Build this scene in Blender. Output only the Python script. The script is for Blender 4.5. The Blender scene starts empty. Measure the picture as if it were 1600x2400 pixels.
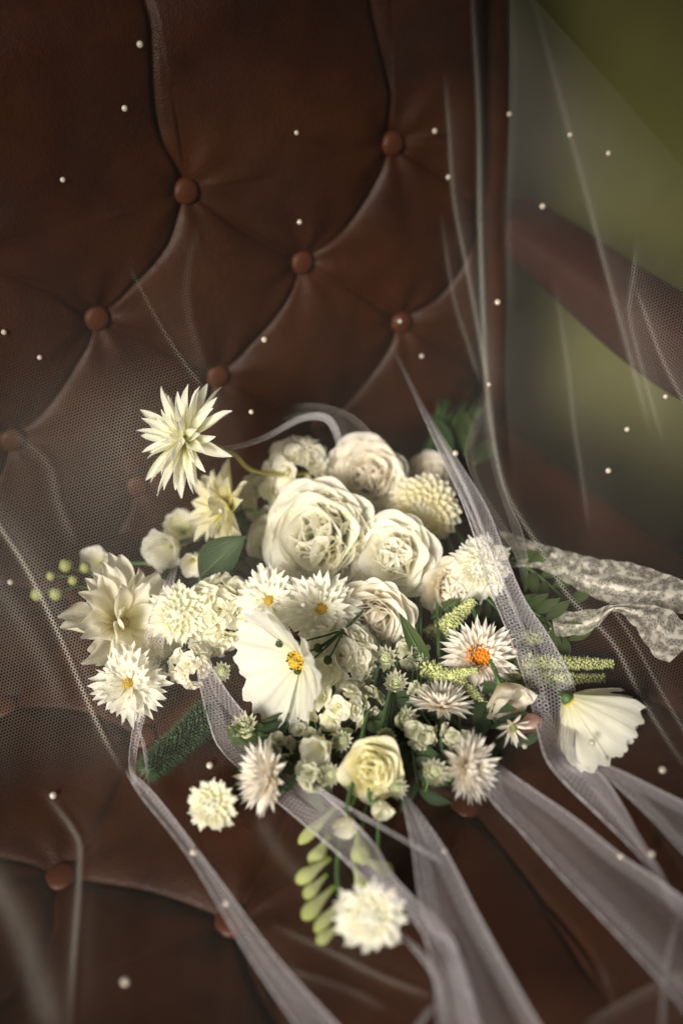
import bpy, bmesh, math, random
import numpy as np
from mathutils import Vector, Matrix, noise

random.seed(7)
PI = math.pi
SC = bpy.context.scene
COL = SC.collection

# ------------------------------------------------------------------ camera
F = 2385.0                                  # focal length in photo pixels (photo 1600 x 2400)
R_ = Vector((.887, -.455, -.08)).normalized()
FW = Vector((.324, .735, -.596))
FW = (FW - FW.dot(R_) * R_).normalized()
UP = R_.cross(FW).normalized()
CAM = Vector((0, 0, 1.10))
SEAT, BACK = .50, .825                      # seat level (at the buttons), back plane (at the buttons)
cd = bpy.data.cameras.new('camera')
cam = bpy.data.objects.new('camera', cd)
COL.objects.link(cam)
SC.camera = cam
cam.matrix_world = Matrix((
    (R_.x, UP.x, -FW.x, CAM.x), (R_.y, UP.y, -FW.y, CAM.y), (R_.z, UP.z, -FW.z, CAM.z), (0, 0, 0, 1)))
cd.sensor_fit = 'VERTICAL'
cd.sensor_height = 36
cd.sensor_width = 24
cd.lens = 36 * F / 2400
cd.clip_start = .02
cd.clip_end = 50
cd.dof.use_dof = True
cd.dof.focus_distance = .775
cd.dof.aperture_fstop = 2.0

# ------------------------------------------------------------------ world, window light, exposure
w = bpy.data.worlds.new('World')
SC.world = w
w.use_nodes = True
bg = w.node_tree.nodes['Background']
bg.inputs[0].default_value = (1.0, .94, .82, 1)
bg.inputs[1].default_value = .10
def cdir(x, y, z):                          # camera-frame direction (right, up, towards camera) -> world
    return (R_ * x + UP * y - FW * z).normalized()
def ray(px, py):
    return R_ * ((px - 800) / F) - UP * ((py - 1200) / F) + FW
def P(px, py, t):
    return CAM + ray(px, py) * t
target = P(950, 1250, .88)
ld = bpy.data.lights.new('window_light', 'AREA')
ld.shape = 'RECTANGLE'
ld.size, ld.size_y = .70, .75
ld.energy = 3.55
ld.color = (1.0, .93, .81)
ld.spread = math.radians(24)
lo = bpy.data.objects.new('window_light', ld)
COL.objects.link(lo)
ldir = cdir(-.42, -.12, .90)
lo.location = target + ldir * 1.75
lo.rotation_euler = (-ldir).to_track_quat('-Z', 'Y').to_euler()
vs = SC.view_settings
vs.view_transform = 'Standard'
vs.look = 'None'
vs.gamma = 1
vs.exposure = 0.0
vs.use_curve_mapping = False
SC.cycles.use_denoising = True
SC.cycles.transparent_max_bounces = 40
SC.cycles.max_bounces = 7
SC.cycles.diffuse_bounces = 6
SC.cycles.glossy_bounces = 2
SC.cycles.transmission_bounces = 6
SC.cycles.use_adaptive_sampling = True
SC.cycles.adaptive_threshold = .02
SC.cycles.time_limit = 840

# ------------------------------------------------------------------ materials
def mat(name):
    m = bpy.data.materials.new(name)
    m.use_nodes = True
    nt = m.node_tree
    return m, nt, nt.nodes['Principled BSDF'], nt.nodes['Material Output']
def nd(nt, typ, **kw):
    n = nt.nodes.new(typ)
    for k, v in kw.items():
        setattr(n, k, v)
    return n
def mth(nt, op, a, b=None, c=None):
    n = nt.nodes.new('ShaderNodeMath')
    n.operation = op
    for i, v in enumerate((a, b, c)):
        if v is None:
            continue
        if isinstance(v, (int, float)):
            n.inputs[i].default_value = v
        else:
            nt.links.new(v, n.inputs[i])
    return n.outputs[0]
def ramp(nt, fac, stops):
    r = nt.nodes.new('ShaderNodeValToRGB')
    el = r.color_ramp.elements
    while len(el) < len(stops):
        el.new(.5)
    for e, (p, c) in zip(el, stops):
        e.position = p
        e.color = (*c, 1)
    nt.links.new(fac, r.inputs[0])
    return r.outputs[0]
def bump(nt, h, strength, dist=.01):
    b = nt.nodes.new('ShaderNodeBump')
    b.inputs['Strength'].default_value = strength
    b.inputs['Distance'].default_value = dist
    nt.links.new(h, b.inputs['Height'])
    return b.outputs[0]
def noise_tex(nt, scale, detail=4, rough=.55, vec=None):
    n = nt.nodes.new('ShaderNodeTexNoise')
    n.inputs['Scale'].default_value = scale
    n.inputs['Detail'].default_value = detail
    n.inputs['Roughness'].default_value = rough
    if vec is None:
        vec = nd(nt, 'ShaderNodeTexCoord').outputs['Object']
    nt.links.new(vec, n.inputs['Vector'])
    return n.outputs['Fac']

def leather(name, c0, c1, rough):
    m, nt, p, o = mat(name)
    tc = nd(nt, 'ShaderNodeTexCoord').outputs['Object']
    big = noise_tex(nt, 9, 5, .6, tc)
    col = ramp(nt, big, [(.3, c0), (.7, c1)])
    # rubbed, paler scuffs
    sc = nd(nt, 'ShaderNodeTexNoise')
    sc.inputs['Scale'].default_value = 34
    sc.inputs['Detail'].default_value = 6
    sc.inputs['Roughness'].default_value = .72
    sc.inputs['Distortion'].default_value = 1.4
    nt.links.new(tc, sc.inputs['Vector'])
    scuff = ramp(nt, sc.outputs['Fac'], [(.60, (0, 0, 0)), (.78, (1, 1, 1))])
    mxc = nd(nt, 'ShaderNodeMix', data_type='RGBA')
    mxc.inputs[7].default_value = (c1[0] * 1.7, c1[1] * 1.9, c1[2] * 2.2, 1)
    nt.links.new(mth(nt, 'MULTIPLY', scuff, .55), mxc.inputs[0])
    nt.links.new(col, mxc.inputs[6])
    nt.links.new(mxc.outputs[2], p.inputs['Base Color'])
    vo = nd(nt, 'ShaderNodeTexVoronoi')
    vo.inputs['Scale'].default_value = 620
    nt.links.new(tc, vo.inputs['Vector'])
    fine = noise_tex(nt, 160, 3, .6, tc)
    h = mth(nt, 'ADD', mth(nt, 'MULTIPLY', vo.outputs['Distance'], .5), mth(nt, 'MULTIPLY', fine, 1.2))
    nt.links.new(bump(nt, h, .28, .0016), p.inputs['Normal'])
    rr = mth(nt, 'MULTIPLY_ADD', noise_tex(nt, 30, 3, .6, tc), .22, rough - .11)
    nt.links.new(rr, p.inputs['Roughness'])
    p.inputs['Specular IOR Level'].default_value = .20
    return m
LEATHER = leather('brown_leather', (.0145, .0040, .0012), (.0400, .0098, .0021), .52)
LEATHER_RED = leather('oxblood_leather', (.020, .0052, .0030), (.034, .0085, .0045), .5)
BUTTON = leather('button_leather', (.048, .0135, .0050), (.072, .0200, .0070), .48)

def plain(name, col, rough=.6, nscale=20, var=.25, bumpv=0.0):
    m, nt, p, o = mat(name)
    f = noise_tex(nt, nscale, 5, .6)
    lo_ = tuple(c * (1 - var) for c in col)
    hi_ = tuple(min(1, c * (1 + var)) for c in col)
    nt.links.new(ramp(nt, f, [(.3, lo_), (.7, hi_)]), p.inputs['Base Color'])
    p.inputs['Roughness'].default_value = rough
    if bumpv:
        nt.links.new(bump(nt, f, bumpv, .004), p.inputs['Normal'])
    return m
WALL = plain('olive_wall_paint', (.150, .148, .042), .8, 6, .10, .05)
FLOOR = plain('dark_floorboards', (.06, .035, .02), .5, 12, .3)
WOOD = plain('dark_chair_wood', (.05, .02, .01), .4, 30, .3)

def petal_mat(name, base, mid, tip, trans=.32, ribs=0.0, rough=.62, back=None):
    m, nt, p, o = mat(name)
    uv = nd(nt, 'ShaderNodeUVMap').outputs[0]
    sx = nd(nt, 'ShaderNodeSeparateXYZ')
    nt.links.new(uv, sx.inputs[0])
    ob = nd(nt, 'ShaderNodeTexCoord').outputs['Object']
    nz = noise_tex(nt, 90, 3, .6, ob)
    v = mth(nt, 'ADD', sx.outputs[1], mth(nt, 'MULTIPLY_ADD', nz, .16, -.08))
    c = ramp(nt, v, [(.06, base), (.38, mid), (.85, tip)])
    rnd = nd(nt, 'ShaderNodeObjectInfo').outputs['Random']
    hs = nd(nt, 'ShaderNodeHueSaturation')
    nt.links.new(c, hs.inputs['Color'])
    nt.links.new(mth(nt, 'MULTIPLY_ADD', rnd, .05, 1.02), hs.inputs['Value'])
    nt.links.new(hs.outputs[0], p.inputs['Base Color'])
    p.inputs['Roughness'].default_value = rough
    p.inputs['Specular IOR Level'].default_value = .25
    # fine veins running along the petal
    st = nd(nt, 'ShaderNodeCombineXYZ')
    nt.links.new(mth(nt, 'MULTIPLY', sx.outputs[0], 26.0), st.inputs[0])
    nt.links.new(mth(nt, 'MULTIPLY', sx.outputs[1], 1.6), st.inputs[1])
    vein = noise_tex(nt, 1.0, 2, .5, st.outputs[0])
    nb = bump(nt, vein, .35 + ribs, .0012)
    nt.links.new(nb, p.inputs['Normal'])
    tl = nd(nt, 'ShaderNodeBsdfTranslucent')
    nt.links.new(hs.outputs[0], tl.inputs['Color'])
    mx = nd(nt, 'ShaderNodeMixShader')
    mx.inputs[0].default_value = trans + .24
    nt.links.new(p.outputs[0], mx.inputs[1])
    nt.links.new(tl.outputs[0], mx.inputs[2])
    nt.links.new(mx.outputs[0], o.inputs[0])
    return m
M_ROSE = petal_mat('cream_rose_petal', (.93, .87, .55), (.955, .93, .79), (.955, .94, .86))
M_ROSEIN = petal_mat('cream_rose_heart_petal', (.93, .84, .42), (.955, .915, .68), (.955, .94, .84), .50)
M_BLUSH = petal_mat('blush_rose_petal', (.91, .79, .52), (.945, .88, .75), (.955, .92, .84))
M_YELLOW = petal_mat('butter_rose_petal', (.88, .76, .34), (.93, .87, .56), (.94, .91, .70))
M_DAHLIA = petal_mat('ivory_dahlia_petal', (.86, .80, .42), (.95, .91, .74), (.955, .93, .82))
M_SPIKY = petal_mat('white_dahlia_petal', (.74, .72, .32), (.92, .91, .74), (.94, .93, .84))
M_WHITE = petal_mat('white_petal', (.88, .86, .58), (.93, .91, .80), (.94, .93, .86))
M_COSMOS = petal_mat('cosmos_petal', (.86, .85, .62), (.92, .91, .80), (.93, .92, .86), .36, .3)
M_GREENW = petal_mat('greenish_white_petal', (.78, .78, .46), (.92, .90, .72), (.94, .93, .82))
M_STRAW = petal_mat('strawflower_bract', (.88, .74, .52), (.94, .88, .78), (.95, .92, .87), .2, .2, .4)
M_YBACK = petal_mat('yellow_based_petal', (.66, .60, .05), (.84, .80, .48), (.87, .83, .66))
M_PINK = petal_mat('pink_bud_petal', (.70, .50, .40), (.76, .46, .42), (.78, .52, .46))
M_BUD = petal_mat('freesia_bud_skin', (.26, .36, .06), (.78, .80, .50), (.52, .58, .20), .25)
M_PALE = petal_mat('astrantia_bract', (.40, .44, .22), (.60, .61, .44), (.72, .71, .58))
M_LEAF = petal_mat('leaf_green', (.060, .095, .030), (.070, .112, .034), (.085, .125, .040), .25, .3, .45)
M_LEAFD = petal_mat('dark_leaf_green', (.036, .062, .028), (.042, .074, .032), (.050, .084, .038), .2, .2, .4)
M_STEM = plain('stem_green', (.050, .100, .030), .55, 60, .3)
M_STEMY = plain('yellow_stem', (.30, .27, .06), .55, 60, .2)
M_SPIKE = plain('green_spike', (.42, .45, .20), .6, 120, .35)
M_FOX = plain('foxtail_green', (.030, .080, .026), .6, 120, .35)
M_EYE = plain('yellow_eye', (.55, .36, .03), .7, 300, .4, .6)
M_ORANGE = plain('orange_eye', (.62, .22, .012), .7, 300, .4, .6)
M_BROWN = plain('brown_specks', (.05, .03, .01), .7, 200, .2)
M_BERRY = plain('green_berry', (.25, .27, .09), .5, 60, .25)
M_POD = plain('pale_green_floret', (.46, .50, .30), .6, 150, .35)

mp, nt, p, o = mat('pearl')
p.inputs['Base Color'].default_value = (.44, .39, .33, 1)
p.inputs['Roughness'].default_value = .16
p.inputs['Specular IOR Level'].default_value = .8
p.inputs['Coat Weight'].default_value = .5
M_PEARL = mp

def tulle(name, tau, net=.9, col=(.87, .845, .89)):
    """thin net: optical thickness tau, path through it grows as it turns edge on"""
    m, nt, p, o = mat(name)
    g = nd(nt, 'ShaderNodeNewGeometry')
    dp = nd(nt, 'ShaderNodeVectorMath', operation='DOT_PRODUCT')
    nt.links.new(g.outputs['Incoming'], dp.inputs[0])
    nt.links.new(g.outputs['Normal'], dp.inputs[1])
    cs = mth(nt, 'MAXIMUM', mth(nt, 'ABSOLUTE', dp.outputs['Value']), .07)
    uv = nd(nt, 'ShaderNodeUVMap').outputs[0]
    s = nd(nt, 'ShaderNodeSeparateXYZ')
    nt.links.new(uv, s.inputs[0])
    k = 2 * PI / .00245
    parts = []
    for a in (0, 60, 120):
        ca, sa = math.cos(math.radians(a + 11)), math.sin(math.radians(a + 11))
        d = mth(nt, 'ADD', mth(nt, 'MULTIPLY', s.outputs[0], ca * k), mth(nt, 'MULTIPLY', s.outputs[1], sa * k))
        parts.append(mth(nt, 'COSINE', d))
    sm = mth(nt, 'ADD', mth(nt, 'ADD', parts[0], parts[1]), parts[2])      # -1.5 .. 3, holes where high
    hole = mth(nt, 'MULTIPLY_ADD', sm, -net * .62, .95)
    dn = nd(nt, 'ShaderNodeAttribute', attribute_name='gather')
    tt = mth(nt, 'MULTIPLY', mth(nt, 'MULTIPLY', mth(nt, 'MAXIMUM', hole, 0.02), tau), dn.outputs['Fac'])
    alpha = mth(nt, 'SUBTRACT', 1.0, mth(nt, 'EXPONENT', mth(nt, 'MULTIPLY', mth(nt, 'DIVIDE', tt, cs), -1.0)))
    df = nd(nt, 'ShaderNodeBsdfDiffuse')
    df.inputs[0].default_value = (*col, 1)
    tl = nd(nt, 'ShaderNodeBsdfTranslucent')
    tl.inputs[0].default_value = (*col, 1)
    m1 = nd(nt, 'ShaderNodeMixShader')
    m1.inputs[0].default_value = .4
    nt.links.new(df.outputs[0], m1.inputs[1])
    nt.links.new(tl.outputs[0], m1.inputs[2])
    tr = nd(nt, 'ShaderNodeBsdfTransparent')
    m2 = nd(nt, 'ShaderNodeMixShader')
    nt.links.new(alpha, m2.inputs[0])
    nt.links.new(tr.outputs[0], m2.inputs[1])
    nt.links.new(m1.outputs[0], m2.inputs[2])
    nt.links.new(m2.outputs[0], o.inputs[0])
    return m
M_NET = tulle('tulle_single', .0150, 1.5, (.88, .83, .76))
M_NET2 = tulle('tulle_double', .030, 1.2, (.88, .84, .80))
M_FOLD = tulle('tulle_folded', .14, 1.2, (.90, .86, .92))
M_FOLDX = tulle('tulle_gathered', .20, .5)

ml, nt, p, o = mat('lace')
uv = nd(nt, 'ShaderNodeUVMap').outputs[0]
vo = nd(nt, 'ShaderNodeTexVoronoi', feature='DISTANCE_TO_EDGE')
vo.inputs['Scale'].default_value = 300
nt.links.new(uv, vo.inputs['Vector'])
v2 = nd(nt, 'ShaderNodeTexNoise')
v2.inputs['Scale'].default_value = 120
v2.inputs['Detail'].default_value = 2
nt.links.new(uv, v2.inputs['Vector'])
flower = ramp(nt, v2.outputs['Fac'], [(.42, (0, 0, 0)), (.60, (1, 1, 1))])
net_ = ramp(nt, vo.outputs['Distance'], [(.03, (1, 1, 1)), (.10, (.0, .0, .0))])
al = mth(nt, 'MAXIMUM', mth(nt, 'MULTIPLY', flower, .70), mth(nt, 'MULTIPLY_ADD', net_, .25, .20))
df = nd(nt, 'ShaderNodeBsdfDiffuse'); df.inputs[0].default_value = (.95, .90, .80, 1)
tl = nd(nt, 'ShaderNodeBsdfTranslucent'); tl.inputs[0].default_value = (.95, .90, .80, 1)
m1 = nd(nt, 'ShaderNodeMixShader'); m1.inputs[0].default_value = .15
nt.links.new(df.outputs[0], m1.inputs[1]); nt.links.new(tl.outputs[0], m1.inputs[2])
tr = nd(nt, 'ShaderNodeBsdfTransparent'); m2 = nd(nt, 'ShaderNodeMixShader')
nt.links.new(al, m2.inputs[0]); nt.links.new(tr.outputs[0], m2.inputs[1]); nt.links.new(m1.outputs[0], m2.inputs[2])
nt.links.new(m2.outputs[0], o.inputs[0])
M_LACE = ml

# ------------------------------------------------------------------ object helpers
def smooth(me):
    me.polygons.foreach_set('use_smooth', [True] * len(me.polygons))
def mesh(name, vs_, fs, uvs=None, m=None):
    me = bpy.data.meshes.new(name)
    me.from_pydata([tuple(v) for v in vs_], [], fs)
    if uvs is not None:
        l = me.uv_layers.new(name='UVMap')
        vi = np.empty(len(me.loops), dtype=np.int32)
        me.loops.foreach_get('vertex_index', vi)
        arr = np.asarray(uvs, dtype=np.float32)[vi]
        l.data.foreach_set('uv', arr.ravel())
    smooth(me)
    if m:
        me.materials.append(m)
    return me
def obj(name, me, parent=None, mtx=None):
    ob = bpy.data.objects.new(name, me)
    COL.objects.link(ob)
    if parent is not None:
        ob.parent = parent
    if mtx is not None:
        ob.matrix_local = mtx
    return ob
def tag(ob, label, cat, group=None):
    ob['label'] = label
    ob['category'] = cat
    if group:
        ob['group'] = group
    return ob
def empty(name, mtx):
    ob = bpy.data.objects.new(name, None)
    ob.empty_display_size = .02
    COL.objects.link(ob)
    ob.matrix_world = mtx
    return ob
def grid(fn, nu, nv, uvf=None):
    vs_, fs, uvs = [], [], []
    for i in range(nu + 1):
        for j in range(nv + 1):
            vs_.append(fn(i / nu, j / nv))
            uvs.append(uvf(i / nu, j / nv) if uvf else (i / nu, j / nv))
    for i in range(nu):
        for j in range(nv):
            a = i * (nv + 1) + j
            fs.append((a, a + 1, a + nv + 2, a + nv + 1))
    return vs_, fs, uvs
def catmull(pts, n):
    pts = [Vector(p_) for p_ in pts]
    if len(pts) == 2:
        return [pts[0].lerp(pts[1], i / n) for i in range(n + 1)]
    out = []
    q = [pts[0] * 2 - pts[1]] + pts + [pts[-1] * 2 - pts[-2]]
    segs = len(pts) - 1
    for k in range(n + 1):
        x = k / n * segs
        i = min(int(x), segs - 1)
        t = x - i
        a, b, c, d = q[i], q[i + 1], q[i + 2], q[i + 3]
        out.append(.5 * ((2 * b) + (c - a) * t + (2 * a - 5 * b + 4 * c - d) * t * t + (3 * b - a - 3 * c + d) * t ** 3))
    return out
def tube(pts, r0, r1, sides=7, cap=True):
    vs_, fs, uvs = [], [], []
    n = len(pts)
    ref = Vector((.31, .2, .93))
    for i, p_ in enumerate(pts):
        tg = (pts[min(i + 1, n - 1)] - pts[max(i - 1, 0)]).normalized()
        a = tg.cross(ref).normalized()
        b = tg.cross(a)
        r = r0 + (r1 - r0) * i / (n - 1)
        for k in range(sides):
            an = 2 * PI * k / sides
            vs_.append(p_ + (a * math.cos(an) + b * math.sin(an)) * r)
            uvs.append((k / sides, i / (n - 1)))
    for i in range(n - 1):
        for k in range(sides):
            k2 = (k + 1) % sides
            fs.append((i * sides + k, i * sides + k2, (i + 1) * sides + k2, (i + 1) * sides + k))
    if cap:
        fs.append(tuple(range(sides))[::-1])
        fs.append(tuple((n - 1) * sides + k for k in range(sides)))
    return vs_, fs, uvs
def merge(parts):
    V_, F_, U_ = [], [], []
    for v, f, u in parts:
        o_ = len(V_)
        V_ += list(v)
        F_ += [tuple(i + o_ for i in q) for q in f]
        U_ += list(u)
    return V_, F_, U_
def lathe(prof, sides=10):
    vs_, fs, uvs = [], [], []
    n = len(prof)
    for i, (r, z) in enumerate(prof):
        for k in range(sides):
            an = 2 * PI * k / sides
            vs_.append(Vector((r * math.cos(an), r * math.sin(an), z)))
            uvs.append((k / sides, i / (n - 1)))
    for i in range(n - 1):
        for k in range(sides):
            k2 = (k + 1) % sides
            fs.append((i * sides + k, i * sides + k2, (i + 1) * sides + k2, (i + 1) * sides + k))
    return vs_, fs, uvs
def ss(a, b, x):
    x = min(1, max(0, (x - a) / (b - a)))
    return x * x * (3 - 2 * x)
def T(x, y, z):
    return Matrix.Translation((x, y, z))
def RX(a): return Matrix.Rotation(a, 4, 'X')
def RY(a): return Matrix.Rotation(a, 4, 'Y')
def RZ(a): return Matrix.Rotation(a, 4, 'Z')

# ------------------------------------------------------------------ the setting
ob = obj('wall', mesh('wall', [(-2.5, .985, 0), (3.5, .985, 0), (3.5, .985, 2.6), (-2.5, .985, 2.6)], [(0, 1, 2, 3)], m=WALL))
ob['kind'] = 'structure'
ob = obj('floor', mesh('floor', [(-2.5, -1.5, 0), (3.5, -1.5, 0), (3.5, .985, 0), (-2.5, .985, 0)], [(0, 1, 2, 3)], m=FLOOR))
ob['kind'] = 'structure'

# ------------------------------------------------------------------ the tufted leather armchair
XR, XL = .576, -.272
XM = (XR + XL) / 2
chair = empty('armchair', T(XM, .5, 0))
tag(chair, 'buttoned brown leather armchair with open arms holding the flowers', 'armchair')
CINV = chair.matrix_world.inverted()
def cpart(name, geo, m, parent=None):
    v, f, u = geo
    if parent is None:
        return obj(name, mesh(name, [CINV @ Vector(q) for q in v], f, u, m), chair)
    return obj(name, mesh(name, v, f, u, m), parent)

def tuft(u, v, W, H, A, straight=None, sway=.05):
    """height of diamond tufting; a button at the origin. straight(u, v) > 0: plain pleats beyond the last row"""
    q = Vector((u * 6, v * 6, 3.3))
    u2 = u + .010 * noise.noise(q) + .006 * math.sin(v * 2 * PI / H) * (1 if int(math.floor(u / W)) % 2 else -1) * 0.6
    v2 = v + .010 * noise.noise(q + Vector((7, 3, 1)))
    # pin the warp to zero at the buttons
    a0, b0 = u / W + v / H, u / W - v / H
    an, bn = round(a0), round(b0)
    bu, bv = (an + bn) * W / 2, (an - bn) * H / 2
    r = math.hypot(u - bu, v - bv)
    k = ss(.012, .05, r)
    u2, v2 = u + (u2 - u) * k, v + (v2 - v) * k
    def e(x):
        d = x - round(x)
        ad = abs(d)
        return .55 * math.exp(-ad / (.080 if d > 0 else .050)) + .45 * math.exp(-(ad / .016) ** 2)
    st = straight(u, v) if straight else 0
    if st > 0:
        x = u2 / W + sway * math.sin(min(st, .2) / .2 * PI)
        s = abs(math.sin(PI * x))
        h = .55 * s + .55 - .45 * e(x) * (1 - .3 * ss(0, .12, st))
        r = math.hypot(u - round(u / W) * W, st)
    else:
        a, b = u2 / W + v2 / H, u2 / W - v2 / H
        b -= .085 * abs(math.sin(PI * a))
        sa, sb = abs(math.sin(PI * a)), abs(math.sin(PI * b))
        h = .60 * (sa * sb) ** .6 + .55 - .21 * e(a) - .21 * e(b)
    h -= .45 * math.exp(-(r / .015) ** 2)
    th = math.atan2(v - bv, u - bu)
    wr = math.cos(7 * th + bu * 40 + 2 * noise.noise(Vector((bu * 9, bv * 9, 0)))) * math.exp(-((r - .034) / .024) ** 2)
    h += .07 * wr
    n2 = noise.noise(Vector((u * 14, v * 14, 9))) * .10 + noise.noise(Vector((u * 38, v * 38, 2))) * .045
    h += n2
    return A * h

# back: buttons at x = .249 + k*.195, rows .31/.225/.14 above the seat
BW, BH, BU0, BV0 = .195, .176, .249, SEAT + .317
BX0, BX1, BTOP = XL + .022, XR - .022, SEAT + .475
def back_fn(i, j):
    x = BX0 + (BX1 - BX0) * i
    s = -.06 + (.505 + .10 + .06) * j                     # distance up the cushion from the seat
    h = tuft(x - BU0, s - .317, BW, BH, .0155, lambda u, v: v)
    edge = min(x - BX0, BX1 - x)
    h *= ss(0, .045, edge) * .92 + .08
    h -= .020 * (1 - ss(0, .035, edge))
    zr = .440
    if s <= zr:
        y, z, ny, nz = BACK, SEAT + s, -1, 0
    else:
        rad = .062
        an = min((s - zr) / rad, PI * .75)
        y, z = BACK + rad * (1 - math.cos(an)), SEAT + zr + rad * math.sin(an)
        ny, nz = -math.cos(an), math.sin(an)
        h *= 1 - .5 * ss(0, 1.2, an)
    # a shallow tub: the sides come forward a little
    y -= .02 * abs((x - XM) / .42) ** 3
    return Vector((x, y + ny * h, z + nz * h))
cpart('back_cushion', grid(back_fn, 460, 330), LEATHER)
def rrect_outline():
    pts = []
    r = .10
    for s_ in (1, -1):
        pass
    xr, xl, zt = XR - .013, XL + .013, SEAT + .497
    pts.append(Vector((xr, BACK + .005, SEAT - .12)))
    pts.append(Vector((xr, BACK + .005, SEAT + .1)))
    pts.append(Vector((xr, BACK + .008, SEAT + .3)))
    for k in range(7):
        an = k / 6 * PI / 2
        pts.append(Vector((xr - r + r * math.cos(an), BACK + .012, zt - r + r * math.sin(an))))
    for k in range(1, 8):
        pts.append(Vector((xr - r + (xl - xr + 2 * r) * k / 8, BACK + .012, zt)))
    for k in range(7):
        an = PI / 2 + k / 6 * PI / 2
        pts.append(Vector((xl + r + r * math.cos(an), BACK + .012, zt - r + r * math.sin(an))))
    pts.append(Vector((xl, BACK + .008, SEAT + .3)))
    pts.append(Vector((xl, BACK + .005, SEAT + .1)))
    pts.append(Vector((xl, BACK + .005, SEAT - .12)))
    return pts
cpart('back_border', tube(catmull(rrect_outline(), 150), .0165, .0165, 12), LEATHER)
# outer shell of the back: follows the same outline, 11 cm deep
ol = catmull(rrect_outline(), 60)
n = len(ol)
vs_, fs, uvs = [], [], []
for k, (dy, sh) in enumerate(((.0, .995), (.05, 1.0), (.10, .99), (.118, .96))):
    for p_ in ol:
        vs_.append(Vector((XM + (p_.x - XM) * sh, p_.y + dy, SEAT + (p_.z - SEAT) * sh)))
        uvs.append((k / 3, 0))
for k in range(3):
    for i in range(n - 1):
        fs.append((k * n + i, k * n + i + 1, (k + 1) * n + i + 1, (k + 1) * n + i))
fs.append(tuple(3 * n + i for i in range(n)))
cpart('back_shell', (vs_, fs, uvs), LEATHER_RED)

# seat: buttons at x = .24 + k*.178, rows .38/.47/.56/.65 (y)
SWD, SHD, SU0, SV0 = .178, .180, .240, .383
SX0, SX1, SY0, SY1 = XL + .004, XR, .205, BACK + .03
def seat_fn(i, j):
    x = SX0 + (SX1 - SX0) * i
    y = SY0 + (SY1 - SY0) * j
    h = tuft(x - SU0, y - SV0, SWD, SHD, .0145, lambda u, v: -v, 0.)
    edge = min(x - SX0, SX1 - x, y - SY0)
    side = min(x - SX0, SX1 - x)
    h = h + (.015 - h) * (1 - ss(.10, .20, side))
    f = ss(0, .055, edge)
    h = h * (.1 + .9 * f) - .05 * (1 - ss(-.02, .05, edge)) ** 2
    return Vector((x, y, SEAT + h))
cpart('seat_cushion', grid(seat_fn, 460, 350), LEATHER)
# seat rail under the cushion
def box(x0, x1, y0, y1, z0, z1, b=.008):
    bm = bmesh.new()
    bmesh.ops.create_cube(bm, size=1)
    bmesh.ops.scale(bm, vec=(x1 - x0, y1 - y0, z1 - z0), verts=bm.verts)
    bmesh.ops.translate(bm, vec=((x0 + x1) / 2, (y0 + y1) / 2, (z0 + z1) / 2), verts=bm.verts)
    bmesh.ops.bevel(bm, geom=bm.edges, offset=b, segments=2, affect='EDGES')
    v = [q.co.copy() for q in bm.verts]
    bm.verts.index_update()
    f = [tuple(q.index for q in fc.verts) for fc in bm.faces]
    bm.free()
    return v, f, [(0, 0)] * len(v)
cpart('seat_rail', box(XL + .006, XR - .003, .212, BACK + .10, SEAT - .16, SEAT - .035, .012), LEATHER)
for lx in (XL + .05, XR - .05):
    for ly in (.26, BACK + .05):
        pts = [Vector((lx, ly, SEAT - .15)), Vector((lx, ly, .2)), Vector((lx * 1.0, ly, 0))]
        cpart('leg', tube(catmull(pts, 8), .026, .017, 10), WOOD)
# buttons
def button_mesh():
    prof = [(.0108, -.004), (.0114, .0006), (.0108, .0030), (.0088, .0047), (.006, .0056), (.003, .0061), (.0002, .0062)]
    return mesh('button', *lathe(prof, 18), BUTTON)
BM = button_mesh()
def put_button(p_, nrm):
    q = nrm.to_track_quat('Z', 'X').to_matrix().to_4x4()
    m_ = Matrix.Translation(CINV @ p_) @ q
    obj('button', BM, chair, m_)
for row in range(5):
    z = SEAT + .317 - row * BH / 2
    for k in range(-4, 4):
        x = BU0 + k * BW + (BW / 2 if row % 2 else 0)
        if BX0 + .03 < x < BX1 - .03 and z > SEAT + .04:
            put_button(Vector((x, BACK - .020 * abs((x - XM) / .42) ** 3 - .003, z)), Vector((0, -1, .02)))
for row in range(5):
    y = SV0 + row * SHD / 2
    for k in range(-4, 4):
        x = SU0 + k * SWD + (SWD / 2 if row % 2 else 0)
        if SX0 + .16 < x < SX1 - .17:
            put_button(Vector((x, y, SEAT + .0005)), Vector((0, -.02, 1)))
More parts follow.
